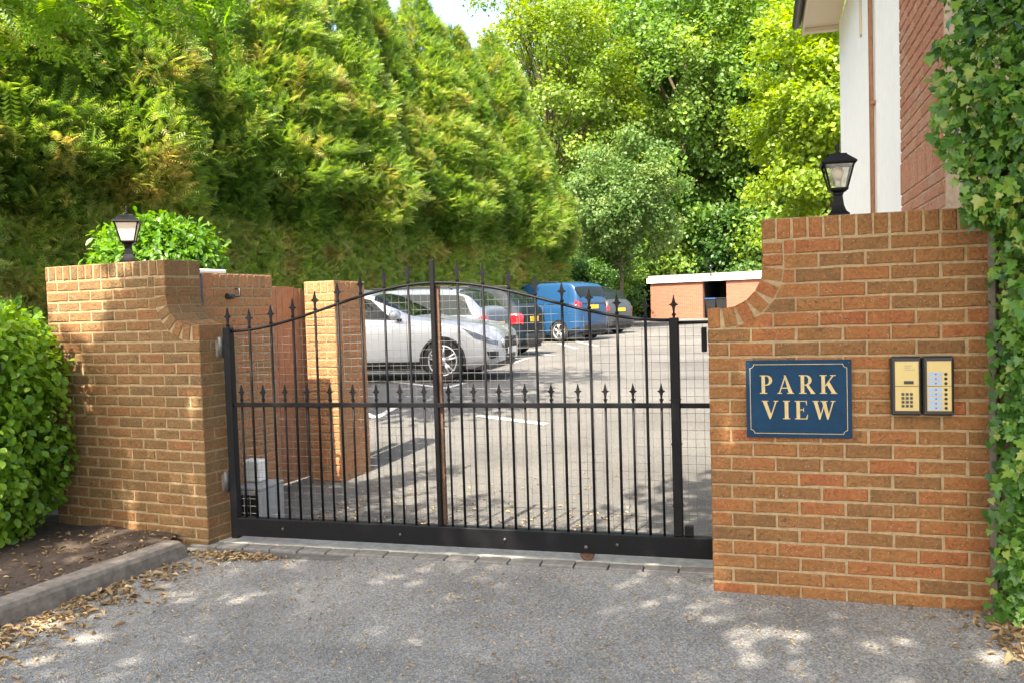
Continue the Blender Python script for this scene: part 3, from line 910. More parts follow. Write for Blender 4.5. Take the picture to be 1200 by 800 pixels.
# ------------------------------------------------------------------ lanterns
def lantern(name, loc, rz, h, frosted, label):
    t = empty(name, loc, rz); tag(t, label, 'lantern')
    s = h / 0.37
    def sq(prof):     # square lathe
        return [(r * math.sqrt(2) * s, z * s) for r, z in prof]
    b = MB(); b.lathe(sq([(0.050, 0.0), (0.050, 0.008), (0.036, 0.022), (0.026, 0.05), (0.020, 0.10), (0.024, 0.108), (0.024, 0.114)]), 4, rot0=PI / 4, smooth=False); b.build('stand', M['black'], t)
    b = MB(); b.lathe(sq([(0.022, 0.114), (0.045, 0.128), (0.047, 0.138), (0.044, 0.14)]), 4, rot0=PI / 4, smooth=False); b.build('cup', M['black'], t)
    z0, z1, r0, r1 = 0.140, 0.262, 0.042, 0.072
    b = MB()
    for sx in (-1, 1):
        for sy in (-1, 1):
            p0 = Vector((sx * r0, sy * r0, z0)) * s; p1 = Vector((sx * r1, sy * r1, z1)) * s
            b.tube([p0, p1], 0.005 * s, 4, smooth=False)
    b.lathe(sq([(r1 - .004, z1 - 0.006), (r1 + 0.004, z1 - 0.006), (r1 + .004, z1), (r1 - .004, z1)]), 4, rot0=PI / 4, smooth=False)
    b.build('frame', M['black'], t)
    for k in range(4):
        b = MB(); i0, i1 = r0 - 0.003, r1 - 0.004; th_ = 0.0015
        v = []
        for off in (0, th_):
            v += [(-i0 * s, -(i0 + .002 - off) * s, z0 * s), (i0 * s, -(i0 + .002 - off) * s, z0 * s), (i1 * s, -(i1 + .002 - off) * s, z1 * s), (-i1 * s, -(i1 + .002 - off) * s, z1 * s)]
        b.add(v, [(0, 1, 2, 3), (7, 6, 5, 4), (0, 4, 5, 1), (1, 5, 6, 2), (2, 6, 7, 3), (3, 7, 4, 0)])
        b.build('pane', M['frost'] if frosted else M['clear'], t, (0, 0, 0), (0, 0, k * PI / 2))
    b = MB(); b.lathe(sq([(0.080, 0.256), (0.086, 0.262), (0.083, 0.270), (0.058, 0.292), (0.042, 0.306), (0.040, 0.312), (0.012, 0.318)]), 4, rot0=PI / 4, smooth=False); b.build('roof', M['black'], t)
    b = MB(); b.lathe([(0.012 * s, 0.316 * s), (0.014 * s, 0.322 * s), (0.006 * s, 0.328 * s), (0.013 * s, 0.340 * s), (0.006 * s, 0.350 * s), (0.010 * s, 0.358 * s), (0.002 * s, 0.370 * s)], 10); b.build('finial', M['black'], t)
    if not frosted:
        b = MB(); b.lathe([(0.013 * s, 0.14 * s), (0.013 * s, 0.17 * s), (0.014 * s, 0.175 * s)], 12); b.build('lamp_holder', M['white'], t)
        b = MB(); b.lathe([(0.012 * s, 0.172 * s), (0.020 * s, 0.19 * s), (0.029 * s, 0.212 * s), (0.029 * s, 0.226 * s), (0.020 * s, 0.244 * s), (0.004 * s, 0.250 * s)], 14); b.build('bulb', M['frost'], t)
    return t
lantern('wall_lantern', wrw(0.665, 0.15, 1.972), -RTH + 0.05, 0.375, False, 'black lantern with clear panes and bulb on the wall with the blue sign')
lantern('wall_lantern', wl(0.72, 0.12, 1.957), -LTH + 0.72, 0.40, True, 'black lantern with frosted cream panes on the brown hinge wall')

# ------------------------------------------------------------------ kerb and soil bed
K0 = Vector((-2.16, 5.52)); K1 = Vector((-2.66, 4.32))
ku = (K1 - K0).normalized(); kn = Vector((-ku.y, ku.x))      # kn: towards the drive (right)
if kn.x < 0: kn = -kn
kb = empty('kerb', (K0.x, K0.y, 0.0), math.atan2(ku.y, ku.x)); tag(kb, 'dark weathered concrete kerb edging the soil bed', 'kerb')
kl = 0.0
for i, L_ in enumerate((0.92, 0.92, 0.92, 0.92, 0.92)):
    b = MB()
    prof = [(-0.13, -0.1), (0.0, -0.1), (0.0, 0.075), (-0.012, 0.100), (-0.035, 0.108), (-0.13, 0.108)]
    n = len(prof)
    v = []; xs = [0.0, 0.04, L_ - 0.004]
    for xi, x in enumerate(xs):
        for (yy, zz) in prof:
            q = zz
            if i == 0 and xi == 0: q = min(zz, 0.055) 
            v.append((x, -yy - 0.0, q))
    f = []
    for a in range(len(xs) - 1):
        for k in range(n): f.append((a * n + k, a * n + (k + 1) % n, (a + 1) * n + (k + 1) % n, (a + 1) * n + k))
    f.append(tuple(range(n))[::-1]); f.append(tuple((len(xs) - 1) * n + k for k in range(n)))
    # local +y must point away from the drive
    sgn = 1.0 if Vector((-ku.y, ku.x)).x < 0 else -1.0
    v = [(x, y * sgn, z) for x, y, z in v]
    b.add(v, f)
    b.build('kerb_stone', M['kerb'], kb, (kl, rnd.uniform(-.006, .006), rnd.uniform(-.006, .004)), (0, 0, rnd.uniform(-.008, .008)))
    kl += L_
# soil
def soil_z(x, y):
    return 0.055 + 0.03 * math.sin(3.1 * x + 1.7 * y) * math.cos(2.3 * y) + 0.015 * math.sin(9 * x) * math.sin(8 * y)
def in_soil(x, y):
    p = Vector((x, y)) - K0
    return p.dot(kn) < -0.05 and (p.dot(ku) > -0.02 or x < -2.32)
xs = list(np.linspace(-9, -1.95, 90)); ys = list(np.linspace(0.5, 6.6, 80))
o = grid_sheet('soil_bed', M['soil'], xs, ys, soil_z, lambda x, y: in_soil(x, y) and not (Vector((x, y)) - LC).dot(Vector((lu.y, -lu.x)) * -1) > 0.2)
tag(o, kind='structure')

# ------------------------------------------------------------------ house on the right
HQ = Vector((2.75, 6.0)); HW = Vector((0.279, 0.96)).normalized()
hr = math.atan2(HW.y, HW.x)           # local x along the wall (away), local y to the left (-X side is +y)
hs = empty('house', (HQ.x, HQ.y, 0.0), hr)
tag(hs, 'tall house wall, white rendered then red brick, behind the sign wall', 'house')
EAVE = 4.86
b = MB(); b.box(-1.45, 0.0, -5.0, -0.008, -0.1, EAVE); b.build('brick_wall_core', M['mortar_h'], hs)
b = MB(); b.box(0.002, 4.72, -5.0, -0.03, -0.1, EAVE); b.build('rendered_wall', M['render'], hs)
# local frame: +y faces left / the car park; bricks laid on y = 0
def house_brick(x, z, w, h, sol=False):
    me = brick_me(w, h, 0.10, M['brick_h'], rnd.randrange(3))
    o = bpy.data.objects.new('brick', me); col.objects.link(o); o.parent = hs
    o.location = (x + w, rnd.uniform(-.0015, .0015), z); o.rotation_euler = (0, 0, PI)
z = 2.02; k = 0
while z < 4.6:
    if 2.22 < z < 2.25 or abs(z - 2.245) < 0.036:
        xx = -1.40
        while xx < -0.01:
            house_brick(xx, z, 0.065, 0.215); xx += 0.075
        z += 0.225; k += 1; continue
    xx = -1.44 + (0.1125 if k % 2 else 0.0)
    if k % 2: house_brick(-1.44, z, 0.1025, BH)
    while xx < -0.03:
        w = min(0.215, -0.002 - xx)
        if w > 0.03: house_brick(xx, z, w, BH)
        xx += 0.225
    z += CP; k += 1
b = MB(); b.box(-1.45, -0.55, 0.004, 0.05, 1.93, 2.0, 0.004); b.build('window_head', M['white'], hs)
# eave: soffit, fascia, gutter, roof
b = MB(); b.box(-1.6, 5.0, -0.02, 0.36, EAVE, EAVE + 0.02); b.build('soffit', M['cream'], hs)
b = MB(); b.box(-1.6, 5.0, 0.362, 0.385, EAVE - 0.02, EAVE + 0.17); b.build('fascia', M['cream'], hs)
b = MB(); b.box(4.724, 4.77, -0.5, 0.358, EAVE - 0.05, EAVE - 0.002); b.build('barge_board', M['cream'], hs)
b = MB()
n = 9; v = []
for x in (-1.65, 5.05):
    for i in range(n):
        a = PI + PI * i / (n - 1)
        v.append((x, 0.445 + 0.056 * math.cos(a), EAVE + 0.15 + 0.056 * math.sin(a)))
    for i in range(n):
        a = 2 * PI - PI * i / (n - 1)
        v.append((x, 0.445 + 0.050 * math.cos(a), EAVE + 0.152 + 0.050 * math.sin(a)))
q = 2 * n
b.add(v, [(i, (i + 1) % q, q + (i + 1) % q, q + i) for i in range(q)] + [tuple(range(q)), tuple(range(2 * q - 1, q - 1, -1))], False)
b.build('gutter', M['pvc'], hs)
b = MB(); b.add([(-1.7, 0.47, EAVE + 0.16), (5.1, 0.47, EAVE + 0.16), (5.1, -3.0, EAVE + 2.4), (-1.7, -3.0, EAVE + 2.4), (-1.7, 0.47, EAVE + 0.22), (5.1, 0.47, EAVE + 0.22), (5.1, -3.0, EAVE + 2.46), (-1.7, -3.0, EAVE + 2.46)],
              [(0, 3, 2, 1), (4, 5, 6, 7), (0, 1, 5, 4), (1, 2, 6, 5), (2, 3, 7, 6), (3, 0, 4, 7)]); b.build('roof', M['roof'], hs)
b = MB(); b.tube([(1.52, 0.0, 0.2), (1.52, 0.0, 4.6), (1.52, 0.40, EAVE - 0.03)], 0.02, 10)
for z in (1.9, 3.2, 4.3): b.box(1.475, 1.565, -0.03, 0.01, z, z + 0.03)
b.build('downpipe', M['wood'], hs)
b = MB(); b.box(2.38, 2.46, -0.028, -0.012, 4.05, 4.6); b.build('render_patch', M['cream'], hs)

# ------------------------------------------------------------------ garage block at the far end
gd = Vector((0.83, -0.557))
ga = empty('garage', (7.7, 47.0, gz(7.7, 47.0)), math.atan2(gd.y, gd.x))
tag(ga, 'low flat roofed red brick garage with white fascia across the car park', 'garage')
GHH = 1.95
for nm, x0, x1 in (('wall_panel', 0, 3.0), ('wall_panel', 4.3, 12.0)):
    b = MB(); b.box(x0, x1, 0, 0.25, -0.3, GHH); b.build(nm, M['tinybrick'], ga)
b = MB(); b.box(0.0, 0.25, 0.252, 6.0, -0.3, GHH); b.build('wall_panel', M['tinybrick'], ga)
b = MB(); b.box(3.0, 4.3, 2.6, 2.7, -0.3, GHH); b.box(2.9, 3.0, 0.252, 2.7, -0.3, GHH); b.box(4.3, 4.4, 0.252, 2.7, -0.3, GHH); b.build('recess', M['dark'], ga)
b = MB(); b.box(-0.15, 12.1, -0.14, 6.1, GHH + 0.002, GHH + 0.30); b.build('fascia', M['white'], ga)
b = MB(); b.box(-0.18, 12.1, -0.17, 6.1, GHH + 0.304, GHH + 0.40); b.build('roof_edge', M['grey_pl'], ga)
b = MB(); b.tube([(3.55, -0.2, GHH + 0.1), (3.55, -0.2, GHH + 0.75)], 0.03, 8); b.lathe([(0.03, 0.62), (0.10, 0.68), (0.10, 0.78), (0.02, 0.86)], 8, (3.55, -0.2, GHH)); b.build('lamp_bracket', M['pvc'], ga)
for (dx, nm) in ((3.35, 0), (3.95, 1)):
    p = Vector((7.7, 47.0)) + gd * dx + Vector((-gd.y, gd.x)) * 0.5
    bn = empty('wheelie_bin', (p.x, p.y, gz(p.x, p.y)), math.atan2(gd.y, gd.x))
    if nm == 0: tag(bn, 'dark wheelie bin with blue lid in the garage opening', 'bin')
    else: tag(bn, 'dark wheelie bin behind, right beside the blue lidded one in the garage', 'bin')
    bb = MB(); bb.add([(-.22, -.26, .06), (.22, -.26, .06), (.22, .26, .06), (-.22, .26, .06), (-.29, -.34, .98), (.29, -.34, .98), (.29, .34, .98), (-.29, .34, .98)],
                      [(0, 3, 2, 1), (4, 5, 6, 7), (0, 1, 5, 4), (1, 2, 6, 5), (2, 3, 7, 6), (3, 0, 4, 7)]); bb.build('body', M['pvc'], bn)
    bb = MB(); bb.box(-.31, .31, -.37, .36, .985, 1.05, .02); bb.build('lid', M['binblue'] if nm == 0 else M['pvc'], bn)
    for sx in (-.24, .24):
        bb = MB(); bb.lathe([(.10, -.025), (.10, .025)], 14, axis='y'); bb.build('wheel', M['tyre'], bn, (sx, .30, .10), (0, 0, PI / 2))

# ------------------------------------------------------------------ parking bay lines
def ground_line(name, p, q, w, label, group='white parking bay lines'):
    p = Vector(p); q = Vector(q); d = (q - p); L = d.length; d.normalize(); nn = Vector((-d.y, d.x)) * w / 2
    k = max(2, int(L / 0.4)); v = []
    for i in range(k + 1):
        c = p + d * L * i / k
        for s in (-1, 1):
            a = c + nn * s; v.append((a.x, a.y, gz(a.x, a.y) - 0.004))
    f = [(2 * i, 2 * i + 1, 2 * i + 3, 2 * i + 2) for i in range(k)]
    o = link(name, pydata(name, v, f), M['line']); tag(o, kind='structure')
    return o

# ------------------------------------------------------------------ cars
def pchip(xs, ys):
    o = np.argsort(xs); x = np.array(xs, float)[o]; y = np.array(ys, float)[o]
    h = np.diff(x); dl = np.diff(y) / h
    m_ = np.zeros_like(y)
    for i in range(1, len(x) - 1):
        if dl[i - 1] * dl[i] > 0:
            w1 = 2 * h[i] + h[i - 1]; w2 = h[i] + 2 * h[i - 1]
            m_[i] = (w1 + w2) / (w1 / dl[i - 1] + w2 / dl[i])
    m_[0] = dl[0]; m_[-1] = dl[-1]
    def fn(q):
        q = np.clip(np.asarray(q, float), x[0], x[-1])
        i = np.clip(np.searchsorted(x, q) - 1, 0, len(x) - 2)
        t = (q - x[i]) / h[i]
        return ((1 + 2 * t) * (1 - t) ** 2 * y[i] + t * (1 - t) ** 2 * h[i] * m_[i] + t * t * (3 - 2 * t) * y[i + 1] + t * t * (t - 1) * h[i] * m_[i + 1])
    return fn

class Car:
    def __init__(s, name, label, loc, heading, paint, top, belt, wid, roofw, L, wheel_r, axles, zb=0.20):
        s.root = empty(name, (loc[0], loc[1], loc[2]), heading); tag(s.root, label, 'car', 'cars parked along the hedge')
        s.top = pchip(*zip(*top)); s.belt_f = pchip(*zip(*belt)); s.wid = pchip(*zip(*wid)); s.roofw = roofw
        s.L = L; s.wr = wheel_r; s.axles = axles; s.zb = zb; s.paint = paint
    def key(s, x):
        T = s.top(x); w = s.wid(x); B = min(s.belt_f(x), T - 0.07)
        zb = s.zb + 0.10 * max(0, (abs(x) - s.L / 2 + 0.5) / 0.5) ** 2
        g_ = min(1.0, max(0.0, (T - B - 0.07) / 0.38)); g_ = g_ * g_ * (3 - 2 * g_)
        le = lambda a, c: a + (c - a) * g_
        wr = s.roofw
        hgt = B - zb
        k = [(w * .90, zb), (w * .975, zb + .08), (w * .995, zb + hgt * .30), (w * 1.0, zb + hgt * .62), (w * .985, B - .06), (w * .95, B),
             (le(w * .80, min(wr + .03, w * .9)), le(T - .022, T - .10)), (le(w * .5, min(wr - .10, w * .75)), le(T - .006, T - .022)), (0.0, T)]
        return k
    def pt(s, x, v):
        k = s.key(x); i = min(int(v), len(k) - 2); t = v - i
        # catmull-rom in the section, sharp at the belt
        def K(j):
            j = min(max(j, 0), len(k) - 1); return np.array(k[j])
        p0, p1, p2, p3 = K(i - 1), K(i), K(i + 1), K(i + 2)
        if i == 5: p0 = p1; 
        if i == 4: p3 = p2
        if i == 7: p3 = np.array((-k[7][0], k[7][1]))
        m1 = (p2 - p0) * .5; m2 = (p3 - p1) * .5
        c = (2 * t ** 3 - 3 * t * t + 1) * p1 + (t ** 3 - 2 * t * t + t) * m1 + (-2 * t ** 3 + 3 * t * t) * p2 + (t ** 3 - t * t) * m2
        return np.array((x, c[0], c[1]))
    def body(s):
        h = s.L / 2
        u = np.linspace(-1, 1, 97)
        xs = h * (np.sin(u * PI / 2) * 0.55 + u * 0.45)
        vs = [0, .5, 1, 1.5, 2, 2.5, 3, 3.5, 4, 4.4, 4.8, 5, 5.25, 5.5, 5.75, 6, 6.25, 6.5, 6.75, 7, 7.5, 8]
        nv = len(vs)
        P = np.array([[s.pt(x, v) for v in vs] for x in xs])
        full = np.concatenate([P, P[:, -2::-1] * np.array((1, -1, 1))], axis=1)
        nf = full.shape[1]
        arch = s.wr * 1.12
        V = full.reshape(-1, 3).copy()
        faces = []
        def inside(p):
            for ax in s.axles:
                if p[2] < s.wr + arch + .01 and (p[0] - ax) ** 2 + (p[2] - s.wr) ** 2 < arch ** 2 and abs(p[1]) > s.wid(ax) * .6: return True
            return False
        for i in range(len(xs) - 1):
            for j in range(nf - 1):
                q = (i * nf + j, (i + 1) * nf + j, (i + 1) * nf + j + 1, i * nf + j + 1)
                if not all(inside(V[k]) for k in q): faces.append(q)
        used = set(k for q in faces for k in q)
        for k in used:
            p = V[k]
            for ax in s.axles:
                d = np.array((p[0] - ax, p[2] - s.wr)); r = np.hypot(*d)
                if r < arch and abs(p[1]) > s.wid(ax) * .6:
                    d = d / max(r, 1e-6) * arch; V[k, 0] = ax + d[0]; V[k, 2] = s.wr + d[1]
        faces.append(tuple(range(nf))); faces.append(tuple((len(xs) - 1) * nf + j for j in range(nf))[::-1])
        me = pydata('body', V, faces, True)
        s.bodyo = link('body', me, s.paint, s.root)
        # underside and arch liners
        b = MB(); b.box(-h + .12, h - .12, -s.wid(0) * .86, s.wid(0) * .86, s.zb - .02, s.zb + .06); b.build('underbody', M['dark'], s.root)
        for ax in s.axles:
            for sd in (-1, 1):
                w = float(s.wid(ax))
                b = MB(); v = []; n = 15
                for i in range(n):
                    a = -0.25 + (PI + .5) * i / (n - 1)
                    for (r, y) in ((arch + .002, w * 1.006), (arch - .03, w * 1.004), (arch - .03, w * .55), (arch + .004, w * .55)):
                        v.append((ax + r * math.cos(a), sd * y, s.wr + r * math.sin(a)))
                f = [(4 * i + k, 4 * i + (k + 1) % 4, 4 * i + 4 + (k + 1) % 4, 4 * i + 4 + k) for i in range(n - 1) for k in range(3)]
                b.add(v, f, False)
                b.box(ax - arch, ax + arch, sd * w * .52 - .005, sd * w * .52 + .005, s.zb, s.wr + arch)
                b.build('arch_liner', M['dark'], s.root)
                s.wheel(ax, sd * (w - .115), sd)
        return s
    def wheel(s, x, y, sd, ):
        R = s.wr
        b = MB(); b.lathe([(R * .62, -.10), (R * .93, -.105), (R, -.075), (R, .075), (R * .93, .105), (R * .72, .108), (R * .70, .09)], 28, axis='y')
        o = b.build('wheel', M['tyre'], s.root, (x, y, R), (0, 0, 0 if sd > 0 else PI))
        b = MB()
        ring = [(R * .72, .09), (R * .72, .112), (R * .66, .112), (R * .66, .05)]
        v = []; n = 28
        for r, yy in ring:
            for k in range(n):
                a = 2 * PI * k / n; v.append((r * math.cos(a), yy, r * math.sin(a)))
        b.add(v, [(i * n + k, i * n + (k + 1) % n, (i + 1) * n + (k + 1) % n, (i + 1) * n + k) for i in range(3) for k in range(n)], True)
        for k in range(5):
            for off in (-.16, .16):
                a = 2 * PI * k / 5 + .3
                p0 = Vector((R * .10 * math.cos(a), .085, R * .10 * math.sin(a))); p1 = Vector((R * .69 * math.cos(a + off), .105, R * .69 * math.sin(a + off)))
                b.tube([p0, p1], [.022, .017], 6)
        b.lathe([(R * .17, .06), (R * .17, .10), (R * .08, .112)], 12, axis='y')
        b.build('rim', M['alloy'], o)
        b = MB(); b.lathe([(R * .64, .03), (R * .64, .04)], 20, axis='y'); b.build('brake_disc', M['dark'], o)
    def patch(s, name, mat, u0, u1, v0, v1, side=1, off=.006, nu=14, nv=8, slant=None, parent=None):
        """a panel lying on the body: u along the length, v up the section; slant(vt) -> extra (du0, du1)"""
        rows = []
        both = side == 0
        vt = np.linspace(0, 1, nv)
        vv = v0 + (v1 - v0) * vt
        seq = [(v, t, 1) for v, t in zip(vv, vt)]
        if both: seq = seq + [(v, t, -1) for v, t in list(zip(vv, vt))[-2::-1]]
        else: seq = [(v, t, side) for v, t in zip(vv, vt)]
        e = 1e-3
        for v, t, sd in seq:
            a0, a1 = u0, u1
            if slant:
                d0, d1 = slant(t); a0 += d0; a1 += d1
            row = []
            for x in np.linspace(a0, a1, nu):
                p = s.pt(x, v)
                pu = s.pt(x + e, v) - s.pt(x - e, v)
                va = min(v + .02, 8.0); vb = max(v - .02, 0); pv = s.pt(x, va) - s.pt(x, vb)
                nr = np.cross(pu, pv); nr = nr / (np.linalg.norm(nr) + 1e-12)
                if nr[1] < -1e-6 and v < 7.9: nr = -nr
                if nr[2] < 0 and v > 5: nr = -nr
                p = p + nr * off
                row.append((p[0], p[1] * sd, p[2]))
            rows.append(row)
        v = [p for r in rows for p in r]
        f = [(j * nu + i, j * nu + i + 1, (j + 1) * nu + i + 1, (j + 1) * nu + i) for j in range(len(rows) - 1) for i in range(nu - 1)]
        return link(name, pydata(name, v, f, True), mat, parent or s.root)
    def seam(s, x, v0, v1, side, dx=0.0):
        s.patch('door_seam', M['dark'], x - .004, x + .004, v0, v1, side, off=.0015, nu=2, nv=10, slant=lambda t: (dx * t, dx * t))
    def mirror(s, x, side, mat):
        p = s.pt(x, 5.0)
        b = MB()
        b.lathe([(.02, -.11), (.06, -.10), (.085, -.04), (.085, .06), (.06, .10), (.02, .11)], 12, axis='y')
        o = b.build('wing_mirror', mat, s.root, (p[0], side * (p[1] + .12), p[2] + .09)); o.scale = (1.0, 1.0, .85)
        b = MB(); b.tube([(0, -.04 * side, -.03), (0.03, -.14 * side, -.10)], [.03, .04], 8); b.build('mirror_arm', M['dark'], o)

def place(px, py_ground, Z, back=0.0):
    X = (px - 600) / 1000 * Z
    return X, Z

# silver hatchback, nose to the right
def heading(a): return -math.radians(a)
def at_axle(x, y, a, ax, lat):
    """car origin so that the point (ax, -lat) of the car lies at world x,y"""
    c, s_ = math.cos(-math.radians(a)), math.sin(-math.radians(a))
    lx, ly = ax, -lat
    return x - (c * lx - s_ * ly), y - (s_ * lx + c * ly)
SA = 14
ox, oy = at_axle(-1.07, 13.35, SA, 1.33, 0.80)
sc = Car('parked_car', 'silver hatchback facing out of its bay with ten spoke alloy wheels', (ox, oy, gz(-1, 13.6)), heading(SA), M['silver'],
         [(2.20, .70), (2.15, .78), (2.02, .86), (1.7, .93), (1.2, 1.00), (.82, 1.06), (.45, 1.25), (.05, 1.43), (-.35, 1.50), (-.9, 1.50), (-1.4, 1.46), (-1.8, 1.36), (-2.02, 1.08), (-2.2, .92)],
         [(2.2, .62), (1.6, .86), (.9, .96), (0, .98), (-1.2, 1.02), (-2.2, 1.06)],
         [(2.20, .50), (2.17, .64), (2.08, .76), (1.85, .855), (1.4, .895), (.5, .905), (-1.5, .895), (-1.95, .85), (-2.15, .76), (-2.2, .66)],
         .60, 4.40, .335, (1.33, -1.34)).body()
for sd in (-1, 1):
    sc.patch('front_window', M['glass'], -.42, .62, 5.10, 5.93, sd, slant=lambda t: (0.0, -.55 * t))
    sc.patch('rear_window', M['glass'], -1.35, -.50, 5.10, 5.93, sd, slant=lambda t: (.12 * t, 0))
    sc.seam(.78, 1.0, 4.95, sd, -.03); sc.seam(-.46, 1.0, 4.95, sd); sc.seam(-1.28, 2.6, 4.95, sd, -.1)
    sc.patch('sill_trim', M['dark'], -.98, .96, .25, 1.35, sd, off=.004, nu=20, nv=4)
    sc.patch('door_handle', M['dark'], -.34, -.16, 4.15, 4.30, sd, off=.012, nu=5, nv=3)
    sc.patch('headlight', M['lamp_glass'], 1.68, 2.165, 3.60, 4.50, sd, off=.004, nu=14, nv=5, slant=lambda t: (-.22 * t + .16, 0))
    sc.patch('fog_lamp_trim', M['dark'], 2.02, 2.17, 1.1, 2.6, sd, off=.004, nu=8, nv=6, slant=lambda t: (.06 * (1 - t), .0))
    sc.mirror(.60, sd, M['silver'])
sc.patch('windscreen', M['glass'], .12, .84, 5.98, 8, 0, off=.005, nu=14, nv=9)
sc.patch('rear_screen', M['glass'], -2.02, -1.72, 6.05, 8, 0, off=.005, nu=8, nv=9)
# nose: grille, plate, lower intake
b = MB()
for z in (.50, .535, .57, .605, .64): b.box(2.195, 2.225, -.36, .36, z, z + .018)
b.box(2.19, 2.205, -.38, .38, .48, .665); b.build('grille', M['dark'], sc.root)
for sd in (-1, 1):
    b = MB(); b.lathe([(.085, -.02), (.085, .02), (.07, .026)], 18, axis='y'); b.build('grille_roundel', M['chrome'], sc.root, (2.20, sd * .42, .575), (0, 0, PI / 2))
b = MB(); b.box(2.19, 2.210, -.30, .30, .30, .39, .004); b.build('lower_intake', M['dark'], sc.root)
b = MB(); b.box(2.226, 2.236, -.26, .26, .40, .50); b.build('number_plate', M['wplate'], sc.root)

def tail_car(name, label, px, Z, a, paint, H, L, W, tall, lampspec, plate=M['yplate']):
    """a car parked nose to the hedge: its tail points out of the bay. Built with its nose at -x so the tail is at +x."""
    h = L / 2
    top = [(h, .82 * H / 1.5), (h - .05, 1.02 * H / 1.5), (h - .16, 1.12 * H / 1.5), (h - .42, 1.40 * H / 1.5), (h - .7, 1.47 * H / 1.5), (.2, H), (-.2, .985 * H), (-.65, .88 * H), (-1.05, .70 * H), (-1.3, .66 * H), (-h + .25, .56 * H), (-h, .46 * H)]
    if tall: top = [(h, 1.10), (h - .03, 1.35), (h - .10, 1.55), (h - .20, H - .12), (h - .35, H - .04), (h - .8, H), (.0, H), (-.55, H - .10), (-1.0, 1.38), (-1.4, 1.15), (-h + .3, .98), (-h, .75)]
    bl = [(h, .98), (0, .95), (-1.2, .90), (-h, .62)] if not tall else [(h, 1.12), (0, 1.08), (-1.3, 1.02), (-h, .7)]
    w = W / 2
    wid = [(h, w * .74), (h - .04, w * .86), (h - .12, w * .945), (h - .4, w * .985), (.3, w), (-h + .8, w * .97), (-h + .2, w * .84), (-h, w * .6)]
    X = (px - 600) / 1000 * Z
    ox, oy = at_axle(X, Z, a, h - .1, w * .9)
    rw = w * (.70 if not tall else .82)
    c = Car(name, label, (ox, oy, gz(X, Z)), heading(a), paint, top, bl, wid, rw, L, .315, (h - .72, -h + .85)).body()
    for sd in (-1, 1):
        if not tall:
            c.patch('side_window', M['glass'], -.75, .12, 5.10, 5.92, sd, slant=lambda t: (.40 * t, 0))
            c.patch('side_window', M['glass'], .20, .95, 5.10, 5.92, sd)
            c.patch('side_window', M['glass'], 1.03, h - .30, 5.12, 5.90, sd, slant=lambda t: (0, -.22 * t))
            c.seam(.16, 1, 4.95, sd); c.seam(.98, 1.6, 4.95, sd); c.seam(-.8, 1, 4.95, sd)
        else:
            c.patch('side_window', M['glass'], -1.05, -.25, 5.10, 5.90, sd, slant=lambda t: (.40 * t, 0))
            c.patch('side_panel', paint, -.10, .85, 5.12, 5.86, sd, off=.012)
            c.patch('side_panel', paint, .97, h - .34, 5.12, 5.86, sd, off=.012)
            c.seam(-.17, 1, 5.9, sd); c.seam(.91, 1, 5.9, sd); c.patch('side_rail', M['dark'], -.15, h - .5, 4.55, 4.65, sd, off=.003, nv=3)
        c.patch('tail_lamp', M['red'], *lampspec[:4], sd, off=.012, nu=10, nv=9)
        c.patch('bumper_trim', M['dark'] if not tall else M['dark'], h - .40, h - .03, .8, 1.5, sd, off=.010, nu=10, nv=4)
        c.mirror(-.85, sd, paint)
    if not tall: c.patch('rear_screen', M['glass'], h - .62, h - .17, 6.05, 8, 0, off=.006, nu=8, nv=9)
    else:
        b = MB()
        for sd in (-1, 1): b.box(h - .03, h + .006, min(sd * .04, sd * w * .66), max(sd * .04, sd * w * .66), 1.14, 1.14 + .02)
        b.build('handle_strip', M['dark'], c.root)
        c.patch('rear_screen', M['glass'], h - .17, h - .035, 6.05, 8, 0, off=.008, nu=6, nv=9)
    c.patch('windscreen', M['glass'], -1.0, -.25, 6.02, 8, 0, off=.005)
    b = MB(); b.box(h - .01, h + .012, -.26, .26, lampspec[4], lampspec[4] + .12, .003); b.build('number_plate', plate, c.root)
    b = MB(); b.box(h - .25, h + .05, -w * .70, w * .70, .28, .52, .05); b.build('rear_bumper', M['dark'] if not tall else M['dark'], c.root)
    b = MB()
    for sd in (-1, 1): b.tube([(-.5, sd * rw * .93, H - .04), (-.4, sd * rw * .93, H + .03), (h - .9, sd * rw * .93, H + .02), (h - .8, sd * rw * .93, H - .05)], .014, 6)
    b.build('roof_rail', M['dark'], c.root)
    return c
tail_car('parked_car', 'silver grey estate car between the silver hatchback and charcoal hatchback', 566, 16.6, 18, M['greycar'], 1.56, 4.3, 1.76, False, (4.3 / 2 - .26, 4.3 / 2 - .02, 3.3, 4.9, .72))
tail_car('parked_car', 'charcoal hatchback with large red tail lamp and yellow plate', 608, 19.2, 22, M['darkcar'], 1.62, 4.0, 1.74, False, (4.0 / 2 - .30, 4.0 / 2 - .02, 3.2, 4.9, .78))
tail_car('parked_van', 'blue panel van with blank sides and red tail lamps', 676, 26.0, 40, M['bluecar'], 1.83, 4.3, 1.80, True, (4.3 / 2 - .14, 4.3 / 2 - .01, 3.9, 5.4, .98))
tail_car('parked_car', 'dark grey hatchback farthest along the row, half hidden behind the blue van', 711, 30.0, 42, M['duskcar'], 1.66, 4.2, 1.76, False, (4.2 / 2 - .25, 4.2 / 2 - .02, 3.6, 5.0, .80))

